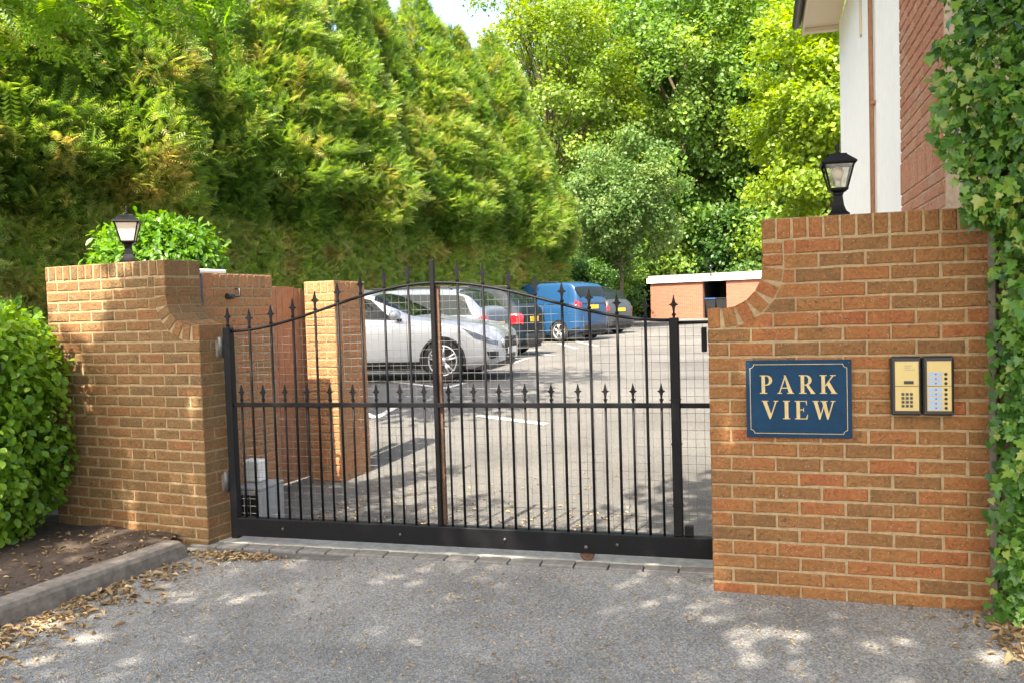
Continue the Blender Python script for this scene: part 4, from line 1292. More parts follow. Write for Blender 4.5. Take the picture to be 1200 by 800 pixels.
# bay lines between the cars
def px_ground(px, py):
    X = (px - 600) / 1000; 
    dx = px - 600; dy = -(py - 400)
    d = right * (dx / 1000) + up * (dy / 1000) + fwd
    t = 5.0
    for _ in range(60):
        p = Vector((0, 0, CAM_H)) + d * t
        t *= max(0.7, min(1.4, 1 + 0.7 * (p.z - gz(p.x, p.y)) / CAM_H))
    p = Vector((0, 0, CAM_H)) + d * t
    return (p.x, p.y)
for i, (a, c) in enumerate((((418, 443), (522, 454)), ((522, 454), (545, 448)), ((424, 482), (440, 489)), ((440, 489), (462, 477)), ((600, 425), (618, 419)), ((604, 412), (632, 409)),
                           ((560, 486), (640, 496)), ((628, 414), (650, 416)), ((668, 398), (700, 405)), ((690, 389), (748, 391)), ((655, 402), (676, 408)))):
    ground_line('bay_line', px_ground(*a), px_ground(*c), 0.10, '')

# ------------------------------------------------------------------ foliage machinery
def leaf_arrays(C, Nn, U, S, tv, tf, tint, name, mat, parent=None, curl=None):
    """C centres, Nn leaf normals, U leaf axis (base to tip), S sizes; template tv (x across, y along, z normal)"""
    C = np.asarray(C, float); Nn = np.asarray(Nn, float); U = np.asarray(U, float)
    U = U / (np.linalg.norm(U, axis=1, keepdims=True) + 1e-9)
    Nn = Nn - U * (Nn * U).sum(1, keepdims=True)
    Nn = Nn / (np.linalg.norm(Nn, axis=1, keepdims=True) + 1e-9)
    W = np.cross(U, Nn)
    S = np.asarray(S, float).reshape(-1, 1, 1)
    tv = np.asarray(tv, float)
    V = C[:, None, :] + S * (W[:, None, :] * tv[None, :, 0:1] + U[:, None, :] * tv[None, :, 1:2] + Nn[:, None, :] * tv[None, :, 2:3])
    n, k = V.shape[:2]
    F = (np.asarray(tf)[None] + (np.arange(n) * k)[:, None, None]).reshape(-1, 3)
    me = bpy.data.meshes.new(name)
    me.vertices.add(n * k); me.vertices.foreach_set('co', V.reshape(-1).astype(np.float32))
    nf = len(F)
    me.loops.add(nf * 3); me.loops.foreach_set('vertex_index', F.reshape(-1).astype(np.int32))
    me.polygons.add(nf); me.polygons.foreach_set('loop_start', (np.arange(nf) * 3).astype(np.int32))
    try: me.polygons.foreach_set('loop_total', np.full(nf, 3, np.int32))
    except Exception: pass
    at = me.attributes.new('tint', 'FLOAT', 'POINT')
    at.data.foreach_set('value', np.repeat(np.clip(tint, 0, 1), k).astype(np.float32))
    me.update(calc_edges=True)
    me.materials.append(mat)
    return me

def T_quad(w=.42):      # cheap folded leaf
    return [(0, 0, 0), (w, .5, .10), (0, 1, -.05), (-w, .5, .10)], [(0, 1, 2), (0, 2, 3)]
def T_oval(w=.34):
    return ([(0, 0, 0), (w * .8, .28, .05), (w, .55, .06), (w * .55, .85, .0), (0, 1, -.10), (-w * .55, .85, .0), (-w, .55, .06), (-w * .8, .28, .05), (0, .5, -.03)],
            [(8, i, (i + 1) % 8) for i in range(8)])
def T_ivy():
    o = [(0, .02, 0), (.30, -.10, .02), (.52, .10, .05), (.36, .30, .04), (.46, .52, .04), (.22, .58, .02), (0, 1.0, -.12), (-.22, .58, .02), (-.46, .52, .04), (-.36, .30, .04), (-.52, .10, .05), (-.30, -.10, .02)]
    return o + [(0, .30, -.02)], [(12, i, (i + 1) % 12) for i in range(12)]
def T_spray():          # flat conifer frond with forked side shoots
    v = [(-.012, 0, 0), (.012, 0, 0), (0, 1.0, -.22)]; f = [(0, 1, 2)]
    for i in range(5):
        y = .12 + .17 * i; L = .42 - .055 * i
        for sd in (-1, 1):
            y2 = y + (.05 if sd > 0 else 0)
            z = -.22 * y2 * y2
            b_ = len(v)
            v += [(0, y2 - .045, z), (sd * L * .75, y2 + L * .62, z - .05), (0, y2 + .065, z)]
            f.append((b_, b_ + 1, b_ + 2))
    return v, f
def T_pinnate():
    v = [(-.008, 0, 0), (.008, 0, 0), (0, 1, -.18)]; f = [(0, 1, 2)]
    for i in range(7):
        y = .14 + .125 * i
        for sd in (-1, 1):
            z = -.18 * y * y; b_ = len(v); L = .26 - .012 * abs(i - 3); w = .052
            v += [(0, y, z), (sd * L * .5, y + .10 - w, z - .01), (sd * L, y + .08, z - .05), (sd * L * .5, y + .10 + w, z - .01)]
            f += [(b_, b_ + 1, b_ + 2), (b_, b_ + 2, b_ + 3)]
    return v, f

def unit(a): return a / (np.linalg.norm(a, axis=1, keepdims=True) + 1e-9)
def fnoise(P, s, seed=0):
    """cheap smooth noise from summed sines, 0..1"""
    r = np.random.default_rng(seed); out = np.zeros(len(P))
    for i in range(7):
        k = r.normal(size=3) * s * (1 + .35 * i); out += np.sin(P @ k + r.uniform(0, 6.3)) / (1 + .3 * i)
    return np.clip(.5 + out / 5.5, 0, 1)

# ------------------------------------------------------------------ conifers of the tall hedge
def conifer_mesh(name, H, seed, n, clip_y=None):
    """local: +x towards the car park. Below 2.9 m the face is clipped flat, above it bulges and tapers"""
    r = np.random.default_rng(seed)
    z = np.where(r.random(n) < .30, r.uniform(.1, 3.1, n), 2.6 + (H - 2.65) * r.beta(1.0, 1.35, n))
    a = r.uniform(-PI, PI, n)
    # favour the visible side
    keep = r.random(n) < np.where(np.cos(a) > -0.35, 1.0, 0.25)
    z, a = z[keep], a[keep]; n = len(z)
    t = z / H
    R = np.where(z < 2.9, 1.35, 1.35 + .55 * np.clip((z - 2.9) / .9, 0, 1)) 
    R = R * np.where(t > .42, np.clip(1 - ((t - .42) / .58), 0, 1) ** .74, 1.0) + .05
    P0 = np.stack([np.cos(a) * R, np.sin(a) * R, z], 1)
    bump = fnoise(P0, 1.5, seed + 3) * .75 + fnoise(P0, 4.0, seed + 9) * .35
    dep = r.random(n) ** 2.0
    R = R * (.62 + .66 * bump) * (1 - .38 * dep)
    P = np.stack([np.cos(a) * R, np.sin(a) * R, z], 1)
    low = z < 2.9
    fl = low & (np.cos(a) > -.2) & (r.random(n) < .75)
    P[fl, 0] = 1.08 + .10 * r.random(fl.sum()) - .35 * r.random(fl.sum()) ** 3; P[fl, 1] = r.uniform(-1.25, 1.25, fl.sum())
    P[low, 0] = np.minimum(P[low, 0], 1.12 + .06 * r.random(low.sum()))
    out = np.stack([np.cos(a), np.sin(a), np.zeros(n)], 1)
    U = out * 1.0 + np.array((0, 0, 1)) * (r.normal(.50, .30, n) * np.where(t > .75, 1.7, 1.0))[:, None] + r.normal(0, .38, (n, 3))
    Nn = np.array((0, 0, 1.0)) * .8 + out * .55 + r.normal(0, .45, (n, 3))
    S = r.uniform(.17, .36, n) * np.where(low, .85, 1.0) * np.where(t > .9, .8, 1.0)
    Nn[fl] = np.array((1.0, 0, .25)) + r.normal(0, .4, (fl.sum(), 3)); U[fl] = np.array((.25, 0, .3)) + r.normal(0, .7, (fl.sum(), 3))
    tint = .36 + .55 * (bump - .45) + r.normal(0, .21, n) - .22 * dep + np.where(low, .32, 0.0)  # clipped lower face tinted lighter in place of missing sunlight, and yellower by nature
    tv, tf = T_spray()
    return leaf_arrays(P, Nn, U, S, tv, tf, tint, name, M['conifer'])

def trunk_mesh(name, mat, pts, rad, n=8):
    b = MB(); b.tube(pts, rad, n); me = pydata(name, b.v, b.f, True); me.materials.append(mat); return me
HB = Vector((-4.0, 20.0)); HU = Vector((0.514, 0.857)); HN = Vector((0.857, -0.514))
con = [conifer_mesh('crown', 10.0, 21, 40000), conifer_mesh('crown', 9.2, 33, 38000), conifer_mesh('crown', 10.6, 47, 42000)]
ctr = trunk_mesh('trunk', M['bark'], [(0, 0, -.2), (0.03, 0, 3), (-.02, .04, 6.5), (0, 0, 9.0)], [.17, .13, .07, .02])
con_spots = [(-11.2, .2, 0, 1.0), (-9.0, -.1, 1, 1.04), (-6.9, .15, 2, .98), (-4.9, -.05, 0, 1.08), (-2.8, .1, 1, 1.08), (-.9, 0, 2, 1.02), (1.1, -.1, 0, 1.08), (3.1, .1, 1, 1.08),
             (5.0, 0, 2, .97), (7.0, .05, 1, 1.06), (9.0, -.05, 0, 1.0), (10.9, 0, 1, .88)]
con_spots += [(s0 + 1.0, 2.3, (j + 1) % 3, .97) for j, s0 in enumerate((-9.5, -7.5, -5.5, -3.5, -1.5, .5, 2.5, 4.5, 6.5))]
for i, (s_, off, k, scl) in enumerate(con_spots):
    c = HB + HU * s_ - HN * (1.25 + off)
    rt = empty('conifer_tree', (c.x, c.y, gz(c.x, c.y)), math.atan2(HN.y, HN.x))
    lab = {2: 'shaggy conifer of the hedge rising behind the leafy bush', 3: 'shaggy conifer of the hedge rising behind the frosted lantern', 4: 'shaggy conifer of the hedge rising behind the low swept corner of the hinge wall',
           5: 'shaggy conifer of the hedge rising behind the short inner wall', 6: 'shaggy conifer of the hedge rising behind the pale brick pier', 7: 'pointed conifer of the hedge behind the windscreen of the silver hatchback',
           8: 'pointed conifer of the hedge behind the bonnet of the silver hatchback', 9: 'pointed conifer of the hedge behind the silver grey estate car', 10: 'conifer of the hedge behind the charcoal hatchback',
           11: 'last conifer of the hedge, behind the blue van'}.get(i, 'conifer of the hedge standing mostly hidden behind its front row')
    tag(rt, lab, 'conifer', 'conifers of the tall hedge')
    rt.scale = (1.0, -1.0 if i % 2 else 1.0, scl)
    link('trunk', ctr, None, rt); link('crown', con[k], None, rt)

# ------------------------------------------------------------------ broadleaf trees
def branch_tree(seed, H, crown_r, crown_c, n_tips, leaves_per, leaf, tmpl, mat, squash=1.0, limb_start=.35, trunk_r=.22, tipspread=.55, bark=None, lean=(0, 0), shell=.45):
    """returns (trunk mesh, crown mesh). Tips fill an ellipsoid crown; limbs run from the trunk to groups of tips"""
    r = np.random.default_rng(seed)
    C = np.array(crown_c, float)
    tips = []
    while len(tips) < n_tips:
        p = r.normal(size=3); p /= np.linalg.norm(p)
        q = p * np.array((crown_r, crown_r, crown_r * squash)) * (shell + (1 - shell) * r.random() ** .6)
        q *= .78 + .34 * fnoise((p * 2.2)[None], 1.4, seed)[0] * 1.2
        tips.append(C + q)
    tips = np.array(tips)
    b = MB()
    z0 = H * limb_start
    top = np.array((lean[0], lean[1], C[2] + crown_r * squash * .55))
    def tr(t): return np.array((lean[0] * t ** 1.5, lean[1] * t ** 1.5, top[2] * t)) 
    ts = np.linspace(0, 1, 8)
    b.tube([tuple(tr(t) + (np.array((math.sin(t * 7 + seed), math.cos(t * 5 + seed), 0)) * .06 * H / 8 * (t > 0)) - (np.array((0, 0, .3)) if t == 0 else 0)) for t in ts], [trunk_r * (1 - .86 * t) + (.25 * trunk_r if t == 0 else 0) for t in ts], 9)
    nl = max(6, n_tips // 12)
    idx = r.permutation(n_tips)[:nl]
    for i in idx:
        e = tips[i]; tt = np.clip((z0 + (e[2] - z0) * r.uniform(.15, .5)) / top[2], .15, .95)
        s0 = tr(tt); mid = s0 * .5 + e * .5 + np.array((0, 0, .10 * np.linalg.norm(e - s0))) + r.normal(0, .05, 3) * crown_r
        L0 = trunk_r * (1 - .8 * tt) * .6
        b.tube([tuple(s0), tuple(s0 * .7 + mid * .3), tuple(mid), tuple(mid * .45 + e * .55), tuple(e)], [L0, L0 * .85, L0 * .6, L0 * .4, .008], 6, cap=False)
        near = np.argsort(((tips - e) ** 2).sum(1))[1:6]
        for j in near:
            m2 = mid * .5 + tips[j] * .5 + r.normal(0, .04, 3) * crown_r
            b.tube([tuple(mid), tuple(m2), tuple(tips[j])], [L0 * .35, L0 * .22, .006], 5, cap=False)
    tm = pydata('trunk', b.v, b.f, True); tm.materials.append(bark or M['bark'])
    n = n_tips * leaves_per
    base = np.repeat(tips, leaves_per, 0)
    off = r.normal(size=(n, 3)); off = unit(off) * (r.random((n, 1)) ** .5) * tipspread * np.array((1, 1, .72))
    P = base + off
    outw = unit(P - C)
    Nn = np.array((0, 0, 1.0)) * .75 + outw * .65 + r.normal(0, .5, (n, 3))
    U = outw * .6 + r.normal(0, .7, (n, 3)) + np.array((0, 0, -.35))
    S = leaf * r.uniform(.65, 1.3, n)
    clump = np.repeat(r.normal(0, .16, n_tips), leaves_per)
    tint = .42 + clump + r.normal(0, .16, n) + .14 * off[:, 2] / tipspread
    tv, tf = tmpl
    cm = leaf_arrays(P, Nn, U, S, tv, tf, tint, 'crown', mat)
    return tm, cm

def plant_tree(name, label, cat, meshes, loc, rz=0.0, sc_=1.0, group=None, crown_mat=None, names=('trunk', 'crown')):
    rt = empty(name, loc, rz); rt.scale = (sc_, sc_, sc_); tag(rt, label, cat, group)
    link(names[0], meshes[0], None, rt); link(names[1], meshes[1], None, rt)
    return rt
def G(x, y): return (x, y, gz(x, y))

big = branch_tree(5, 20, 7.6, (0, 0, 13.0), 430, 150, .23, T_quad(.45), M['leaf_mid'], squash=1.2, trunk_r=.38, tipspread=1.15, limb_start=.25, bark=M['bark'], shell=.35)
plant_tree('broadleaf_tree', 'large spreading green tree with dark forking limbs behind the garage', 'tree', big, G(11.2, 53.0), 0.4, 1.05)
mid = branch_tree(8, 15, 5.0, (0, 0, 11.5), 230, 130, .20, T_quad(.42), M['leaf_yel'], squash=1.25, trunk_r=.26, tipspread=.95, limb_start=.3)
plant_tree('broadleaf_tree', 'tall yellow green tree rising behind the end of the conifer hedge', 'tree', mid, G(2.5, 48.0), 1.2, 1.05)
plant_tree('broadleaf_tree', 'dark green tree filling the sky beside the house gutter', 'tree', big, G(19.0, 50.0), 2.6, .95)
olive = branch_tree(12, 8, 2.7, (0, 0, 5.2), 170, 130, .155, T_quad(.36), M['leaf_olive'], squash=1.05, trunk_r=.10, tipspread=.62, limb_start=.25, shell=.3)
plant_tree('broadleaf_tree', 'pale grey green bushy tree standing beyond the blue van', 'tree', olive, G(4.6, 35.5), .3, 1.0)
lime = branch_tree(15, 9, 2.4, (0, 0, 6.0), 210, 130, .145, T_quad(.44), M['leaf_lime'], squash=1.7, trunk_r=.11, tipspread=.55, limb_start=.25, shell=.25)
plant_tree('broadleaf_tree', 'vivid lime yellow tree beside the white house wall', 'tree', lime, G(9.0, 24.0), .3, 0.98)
# shrubs along the far edge
shrub = branch_tree(19, 3.4, 1.9, (0, 0, 1.9), 110, 190, .13, T_quad(.38), M['leaf_dark'], squash=.95, trunk_r=.06, tipspread=.6, limb_start=.1, shell=.3)
shrub2 = branch_tree(23, 3.4, 1.9, (0, 0, 1.9), 110, 190, .13, T_quad(.36), M['leaf_mid'], squash=.95, trunk_r=.06, tipspread=.6, limb_start=.1, shell=.3)
for i, (x, y, s_) in enumerate(((3.2, 37.5, 1.0), (3.9, 39.5, 1.05), (4.4, 44.0, 1.2), (5.2, 50.0, 1.5), (10.0, 52.5, 1.9), (13.5, 51.0, 2.0), (17.0, 48.5, 2.1), (2.4, 33.5, .8), (15.5, 56, 2.4), (8.2, 56, 2.3), (4.5, 50, 2.2), (21, 46, 2.2))):
    lab = {0: 'mid green shrub directly behind the blue van', 1: 'dark green shrub at the foot of the pale grey green tree', 2: 'leafy shrub between the pale grey green tree and the garage corner',
           3: 'tall dark shrub behind the corner of the garage', 4: 'broad shrub rising above the garage fascia beside the lamp bracket'}.get(i, 'dense green shrub mostly hidden at the far edge of the car park')
    plant_tree('shrub', lab, 'shrub', shrub if i % 2 else shrub2, G(x, y), i * 1.3, s_, 'shrubs along the far edge')
# more trees behind, closing the view
far = [(9.0, 66, 1.25), (19, 66, 1.25), (27, 60, 1.2)]
for i, (x, y, s_) in enumerate(far):
    plant_tree('broadleaf_tree', 'distant green tree showing only between the nearer crowns', 'tree', big, G(x, y), 1.0 + i * 1.7, s_, 'trees beyond the car park')

plant_tree('shrub', 'dark green shrub behind the leafy bush, past the end of the brown wall', 'shrub', shrub, (-4.5, 7.3, 0.0), .7, .48)
# laurel behind the left wall
laurel = branch_tree(29, 2.6, .50, (0, 0, 2.28), 100, 95, .080, T_oval(.24), M['leaf_laurel'], squash=.72, trunk_r=.05, tipspread=.23, limb_start=.1, shell=.3)
plant_tree('laurel_bush', 'glossy bright green laurel bush behind the hinge wall lantern', 'bush', laurel, (-3.22, 7.9, 0.0), .4, .92)


# ------------------------------------------------------------------ shade trees beside and behind the camera
rob = branch_tree(31, 9, 4.6, (2.4, 1.2, 7.2), 350, 31, .24, T_oval(.30), M['leaf_rob'], squash=.45, trunk_r=.24, tipspread=.80, limb_start=.3, shell=.05, bark=M['bark_pale'], lean=(1.6, .8))
rr = empty('shade_tree', (-6.0, -3.4, 0.0)); tag(rr, 'overhanging tree with feathery pinnate leaves above the left of the drive', 'tree')
link('trunk', rob[0], None, rr); link('crown', rob[1], None, rr)
rob2 = branch_tree(37, 8, 2.4, (-2.0, 1.3, 6.9), 190, 46, .22, T_oval(.30), M['leaf_mid'], squash=.55, trunk_r=.18, tipspread=.65, limb_start=.3, shell=.05, bark=M['bark_pale'], lean=(-1.6, 1.2))
rob3 = branch_tree(41, 9, 2.9, (2.6, 1.7, 7.7), 190, 46, .22, T_oval(.30), M['leaf_rob'], squash=.5, trunk_r=.18, tipspread=.7, limb_start=.3, shell=.05, bark=M['bark_pale'], lean=(2.0, 1.2))
plant_tree('shade_tree', 'tall tree outside the left wall whose crown shades the silver hatchback', 'tree', rob3, (-6.9, 6.4, 0.0))
plant_tree('shade_tree', 'street tree standing off to the right of the sign wall', 'tree', rob2, (3.3, -0.3, 0.0))

def cam_px(p):
    d = Vector(p) - Vector((0, 0, CAM_H)); z = d.dot(fwd)
    if z < .1: return (-999, -999, z)
    return (600 + 1000 * d.dot(right) / z, 400 - 1000 * d.dot(up) / z, z)

# low pinnate branches of the left shade tree reaching over the wall
r = np.random.default_rng(3)
bb = MB(); LC_, LU_, LN_, LS_ = [], [], [], []
hub = Vector((-5.0, 2.9, 4.7))
bb.tube([(-4.6, .4, 5.6), (-4.9, 1.7, 5.3), tuple(hub)], [.05, .045, .035], 7, cap=False)
tgt = []
for px, py, Z in ((20, 18, 4.6), (70, 45, 4.9), (15, 70, 4.7), (120, 28, 5.1), (170, 12, 5.2), (225, 22, 5.4), (285, 20, 5.6), (100, 10, 4.8), (255, -8, 5.5), (45, 5, 4.6), (150, -6, 5.1), (-30, 40, 4.6), (205, -12, 5.4)):
    d = right * ((px - 600) / 1000) + up * ((400 - py) / 1000) + fwd
    tgt.append(Vector((0, 0, CAM_H)) + d * Z)
for tg in tgt:
    midp = hub * .5 + tg * .5 + Vector((0, 0, .35))
    pts = [hub * (1 - t) ** 2 + midp * 2 * t * (1 - t) + tg * t * t for t in np.linspace(0, 1, 9)]
    bb.tube([tuple(p) for p in pts], [.018 * (1 - .8 * t) for t in np.linspace(0, 1, 9)], 5, cap=False)
    for k in range(62):
        t = .35 + .65 * r.random() ** .7
        c = hub * (1 - t) ** 2 + midp * 2 * t * (1 - t) + tg * t * t
        c = c + Vector(r.normal(0, .10, 3))
        LC_.append(tuple(c)); u = Vector(r.normal(0, .6, 3)) + Vector((.35, .15, -.65)); LU_.append(tuple(u))
        n_ = Vector(r.normal(0, .5, 3)) + Vector((0, -.45, .7)); LN_.append(tuple(n_)); LS_.append(r.uniform(.17, .27))
bm_ = pydata('low_branch', bb.v, bb.f, True); bm_.materials.append(M['bark_pale'])
o = link('low_branch', bm_, None, rr); o.location = (6.0, 3.4, 0.0)
tv, tf = T_pinnate()
me = leaf_arrays(LC_, LN_, LU_, LS_, tv, tf, r.normal(.5, .22, len(LC_)), 'low_foliage', M['leaf_rob'])
o = link('low_foliage', me, None, rr); o.location = (6.0, 3.4, 0.0); tag(o, kind='stuff')

# ------------------------------------------------------------------ climbing ivy and the left bush: the 300 largest leaves singly, the rest as one mass
def leafy(root, P, Nn, U, S, tint, tmpl, mat, origin, n_single=300, lname='leaf', mname='foliage'):
    """P.. in world; root at origin (unrotated)"""
    P = np.asarray(P); Nn = np.asarray(Nn); U = np.asarray(U); S = np.asarray(S); tint = np.clip(tint, 0, 1)
    px = np.array([cam_px(p) for p in P])
    vis = (px[:, 0] > 0) & (px[:, 0] < 1200) & (px[:, 1] > 0) & (px[:, 1] < 800)
    view = unit(np.array((0, 0, CAM_H)) - P)
    U1 = unit(U); N1 = unit(Nn - U1 * (Nn * U1).sum(1, keepdims=True))
    # near the outer face, turned to the viewer, and large
    score = S / px[:, 2] * np.abs((N1 * view).sum(1)) * np.where(vis, 1, 0) * (.3 + root['outer'])
    pick = np.argsort(-score)[:n_single]
    mask = np.ones(len(P), bool); mask[pick] = False
    tv, tf = tmpl
    me = leaf_arrays(P[mask] - np.array(origin), Nn[mask], U[mask], S[mask], tv, tf, tint[mask], mname, mat)
    o = link(mname, me, None, root); tag(o, kind='stuff')
    base = []
    for k in range(9):
        base.append(leaf_arrays([(0, 0, 0)], [(0, 0, 1)], [(0, 1, 0)], [1.0], tv, tf, np.array([k / 8]), lname, mat))
    for i in pick:
        o = bpy.data.objects.new(lname, base[int(round(float(tint[i]) * 8))]); col.objects.link(o); o.parent = root
        W = np.cross(U1[i], N1[i])
        mm = Matrix((Vector(W), Vector(U1[i]), Vector(N1[i]))).transposed()
        o.location = Vector(P[i]) - Vector(origin); o.rotation_euler = mm.to_euler(); o.scale = (float(S[i]),) * 3

# ivy on a timber fence that meets the right end of the sign wall
IO = Vector((2.335, 4.10)); IU = Vector((0.70, -0.714)).normalized(); INn = Vector((-IU.y, IU.x)) * -1    # fence runs right and towards the viewer
if INn.y > 0: INn = -INn
fn = empty('timber_fence', (IO.x, IO.y, 0), math.atan2(IU.y, IU.x)); tag(fn, 'old timber fence mostly hidden beneath the climbing ivy', 'fence')
for i in range(9):
    b = MB(); b.box(i * .15, i * .15 + .14, .02, .04, 0.0, 2.5 + rnd.uniform(-.02, .02)); b.build('board', M['rust'], fn)
b = MB(); b.box(-.035, 0.0, -.02, .05, -.05, 2.3, .004); b.build('post', M['bark_pale'], fn)
r = np.random.default_rng(91)
n = 23000
s_ = np.where(r.random(n) < .5, r.uniform(-.02, .55, n), r.uniform(.3, 1.5, n)); zz = r.uniform(0.02, 3.75, n)
up_ = np.clip((zz - 1.75) / .5, 0, 1)
s_ = s_ - up_ * .24 * r.random(n) ** .6
q = np.stack([s_ * 2.2, zz, np.zeros(n)], 1)
lump = fnoise(q, 2.6, 5) * .6 + fnoise(q, 6.5, 6) * .4
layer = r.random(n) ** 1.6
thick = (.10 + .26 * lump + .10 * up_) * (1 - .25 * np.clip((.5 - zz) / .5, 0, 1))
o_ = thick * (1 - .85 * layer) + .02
P = np.stack([IO.x + IU.x * s_ + INn.x * o_, IO.y + IU.y * s_ + INn.y * o_, zz], 1)
edge = fnoise(q, 5.0, 8)
ok = (s_ > -.24 * up_ + .20 * edge * up_ - .01) 
# keep clear of the front face of the sign wall
loc = (P[:, :2] - np.array((RW.x, RW.y))) @ np.array([[ru.x, -ru.y], [ru.y, ru.x]])
hit = (loc[:, 0] < RL + .01) & (loc[:, 1] > -.03) & (P[:, 2] < 1.99) & (loc[:, 0] > 0)
lowfree = (loc[:, 0] < RL + .005 - .0 * edge) & (P[:, 2] < 1.85)
ok &= ~hit & ~(lowfree & ((r.random(n) < .80) | (loc[:, 0] < RL - .05)))
P, o_, layer, lump, zz = P[ok], o_[ok], layer[ok], lump[ok], zz[ok]; n = len(P)
nv_ = np.array((INn.x, INn.y, 0.0))
Nn = nv_ * .9 + np.array((0, 0, .6)) + r.normal(0, .55, (n, 3))
U = np.array((0, 0, -1.0)) + nv_ * .25 + r.normal(0, .60, (n, 3))
S = r.uniform(.024, .054, n) * np.where(r.random(n) < .15, 1.35, 1)
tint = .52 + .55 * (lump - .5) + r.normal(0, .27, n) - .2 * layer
iv = empty('ivy', (IO.x, IO.y, 0)); tag(iv, 'dense dark green ivy climbing at the right end of the sign wall', 'ivy')
iv['outer'] = 1.0
b = MB()
for i in range(16):
    s0 = r.uniform(.4, 1.3); pts = []
    for k in range(10):
        z = k * .38; s0 += r.normal(0, .05)
        pts.append((IU.x * s0 + INn.x * .02, IU.y * s0 + INn.y * .02, z))
    b.tube(pts, [.016 * (1 - k / 12) + .003 for k in range(10)], 5, cap=False)
b.build('vine_stem', M['stem'], iv)
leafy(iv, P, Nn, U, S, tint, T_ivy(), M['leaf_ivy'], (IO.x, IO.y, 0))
del iv['outer']

# bush in the soil bed against the brown wall
r = np.random.default_rng(92)
BO = Vector((-3.86, 5.85)); n = 17000
d = unit(r.normal(size=(n, 3))); rad = r.random(n) ** .36
lp = fnoise(d * 2.4, 1.6, 11) * .6 + fnoise(d * 5, 2.2, 12) * .4
sc3 = np.array((.78, .66, .94))
sup = np.power(np.abs(d), .75) * np.sign(d); sup = unit(sup) * (np.abs(sup).max(1, keepdims=True) ** -.25)
P = np.array((BO.x, BO.y, .86)) + sup * sc3 * (rad * (.84 + .28 * lp))[:, None]
ok = P[:, 2] > .06
# stay in front of the wall
wloc = (P[:, :2] - np.array((LP.x, LP.y))) @ np.array([lu.y * -1, lu.x])
ok &= (wloc < -.015) | ((P[:, :2] - np.array((LP.x, LP.y))) @ np.array([lu.x, lu.y]) < -.05)
P, d, rad, lp = P[ok], d[ok], rad[ok], lp[ok]; n = len(P)
Nn = d * 1.0 + np.array((0, 0, .7)) + r.normal(0, .42, (n, 3))
U = d * .45 + np.array((0, 0, -.55)) + r.normal(0, .6, (n, 3))
S = r.uniform(.042, .072, n)
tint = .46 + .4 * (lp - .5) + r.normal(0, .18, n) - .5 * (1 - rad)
bu = empty('leafy_bush', (BO.x, BO.y, 0)); tag(bu, 'bright green leafy bush in the soil bed against the brown brick wall', 'bush')
bu['outer'] = 1.0
b = MB()
for i in range(22):
    a = r.uniform(0, 2 * PI); e = np.array((math.cos(a) * .6 * r.random(), math.sin(a) * .36 * r.random(), r.uniform(.8, 1.55)))
    b.tube([(0.1 * math.cos(a), .08 * math.sin(a), -.02), tuple(e * np.array((.6, .6, .5))), tuple(e)], [.014, .010, .004], 5, cap=False)
b.build('stem', M['stem'], bu)
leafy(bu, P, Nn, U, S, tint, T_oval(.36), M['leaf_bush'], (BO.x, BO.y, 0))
del bu['outer']
# small black light fitting peeping out of the bush
lf = empty('bulkhead_light', (-3.235, 5.20, 1.28), -LTH); tag(lf, 'small black light fitting half buried in the leafy bush', 'light')
b = MB(); b.box(-.045, .045, -.03, .10, -.03, .035, .012); b.build('housing', M['pvc'], lf)
b = MB(); b.box(-.035, .035, -.034, -.028, -.024, .0, .003); b.build('lens', M['lamp_glass'], lf)

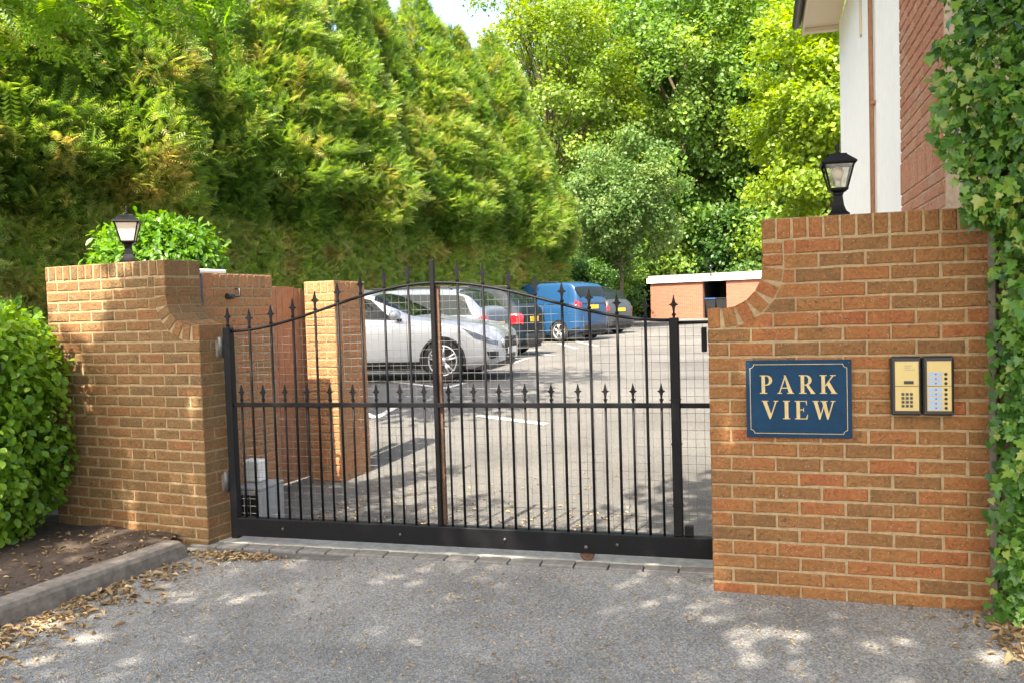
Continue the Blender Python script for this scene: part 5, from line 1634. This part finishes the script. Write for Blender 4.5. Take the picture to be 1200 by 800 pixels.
# ------------------------------------------------------------------ leaf litter and debris
def litter(name, label, pts, smin, smax, tint0, seed, base=0.0, mat=None, flat=.35, tmpl=None):
    r = np.random.default_rng(seed); n = len(pts)
    P = np.array([(x, y, (und(x, y) - .008 if base is None else base(x, y)) + r.uniform(.003, .014)) for x, y in pts])
    Nn = np.array((0, 0, 1.0)) + r.normal(0, flat, (n, 3)); U = np.concatenate([r.normal(size=(n, 2)), r.normal(0, .12, (n, 1))], 1)
    tv, tf = tmpl or T_oval(.20)
    tv = [(x, y, z * 2.2 + .5 * abs(x) + .22 * (y - .5) ** 2) for x, y, z in tv]
    me = leaf_arrays(P, Nn, U, r.uniform(smin, smax, n), tv, tf, r.normal(tint0, .22, n), name, mat or M['litter'])
    o = link(name, me); tag(o, label, 'leaves', kind='stuff'); return o
def clear_drive(x, y):
    p = Vector((x, y)); a = (p - K0)
    if a.dot(ku) > -.08 and a.dot(kn) < .015: return False          # kerb and bed
    q = p - LP; qx = q.dot(lu); qy = q.dot(Vector((-lu.y, lu.x)))
    if qx < LL + .01 and qy > -.01: return False
    q = p - RW; qx = q.dot(ru); qy = q.dot(Vector((-ru.y, ru.x)))
    if qx > -.01 and qy > -.01: return False
    return (p - GA).dot(GN) < -.21
r = np.random.default_rng(55)
pts = []
while len(pts) < 1050:      # along the kerb, thickening towards the viewer
    t = r.uniform(.15, 2.6); w = abs(r.normal(0, .10 + .16 * t * .6))
    p = K0 + ku * t + kn * (w + .01)
    if r.random() < min(1, .25 + .38 * t) and clear_drive(p.x, p.y): pts.append((p.x, p.y))
litter('leaf_litter', 'drift of dry tan leaves lying along the kerb', pts, .028, .062, .55, 1, None)
pts = []
while len(pts) < 260:
    c = LC + Vector((.30, -.12)); p = c + Vector((r.normal(0, .17), r.normal(0, .10)))
    if clear_drive(p.x, p.y): pts.append((p.x, p.y))
litter('leaf_litter', 'small pile of dry leaves at the foot of the hinge wall', pts, .025, .055, .6, 2, None)
pts = []
while len(pts) < 520:
    p = Vector((2.42, 3.72)) + Vector((r.normal(0, .16), r.normal(0, .20)))
    if clear_drive(p.x, p.y) and (p - IO).dot(INn) > -.02: pts.append((p.x, p.y))
litter('leaf_litter', 'dry curled leaves heaped below the ivy', pts, .03, .075, .5, 3, None, flat=.5)
pts = []
while len(pts) < 6000:
    x = r.uniform(-3.2, 3.4); y = r.uniform(2.2, 5.6)
    if clear_drive(x, y): pts.append((x, y))
litter('debris', 'pale flecks and twig bits scattered over the asphalt', pts, .008, .028, .85, 4, None, tmpl=T_quad(.16))
pts = []
while len(pts) < 700:
    x = r.uniform(-4.2, -2.0); y = r.uniform(3.2, 6.0)
    if in_soil(x, y) and (Vector((x, y)) - LP).dot(Vector((-lu.y, lu.x))) < -.01: pts.append((x, y))
litter('leaf_litter', 'brown leaves lying on the soil under the bush', pts, .02, .05, .30, 5, soil_z)
pts = []
while len(pts) < 420:
    x, y = gl(r.uniform(.1, 2.6), abs(r.normal(0, .9)) + .3); 
    q = Vector((x, y)) - A0
    if q.dot(ix) > .03: pts.append((x, y))
litter('leaf_litter', 'dry leaves scattered just inside the gate', pts, .015, .045, .6, 6, lambda x, y: gz(x, y) - .012)
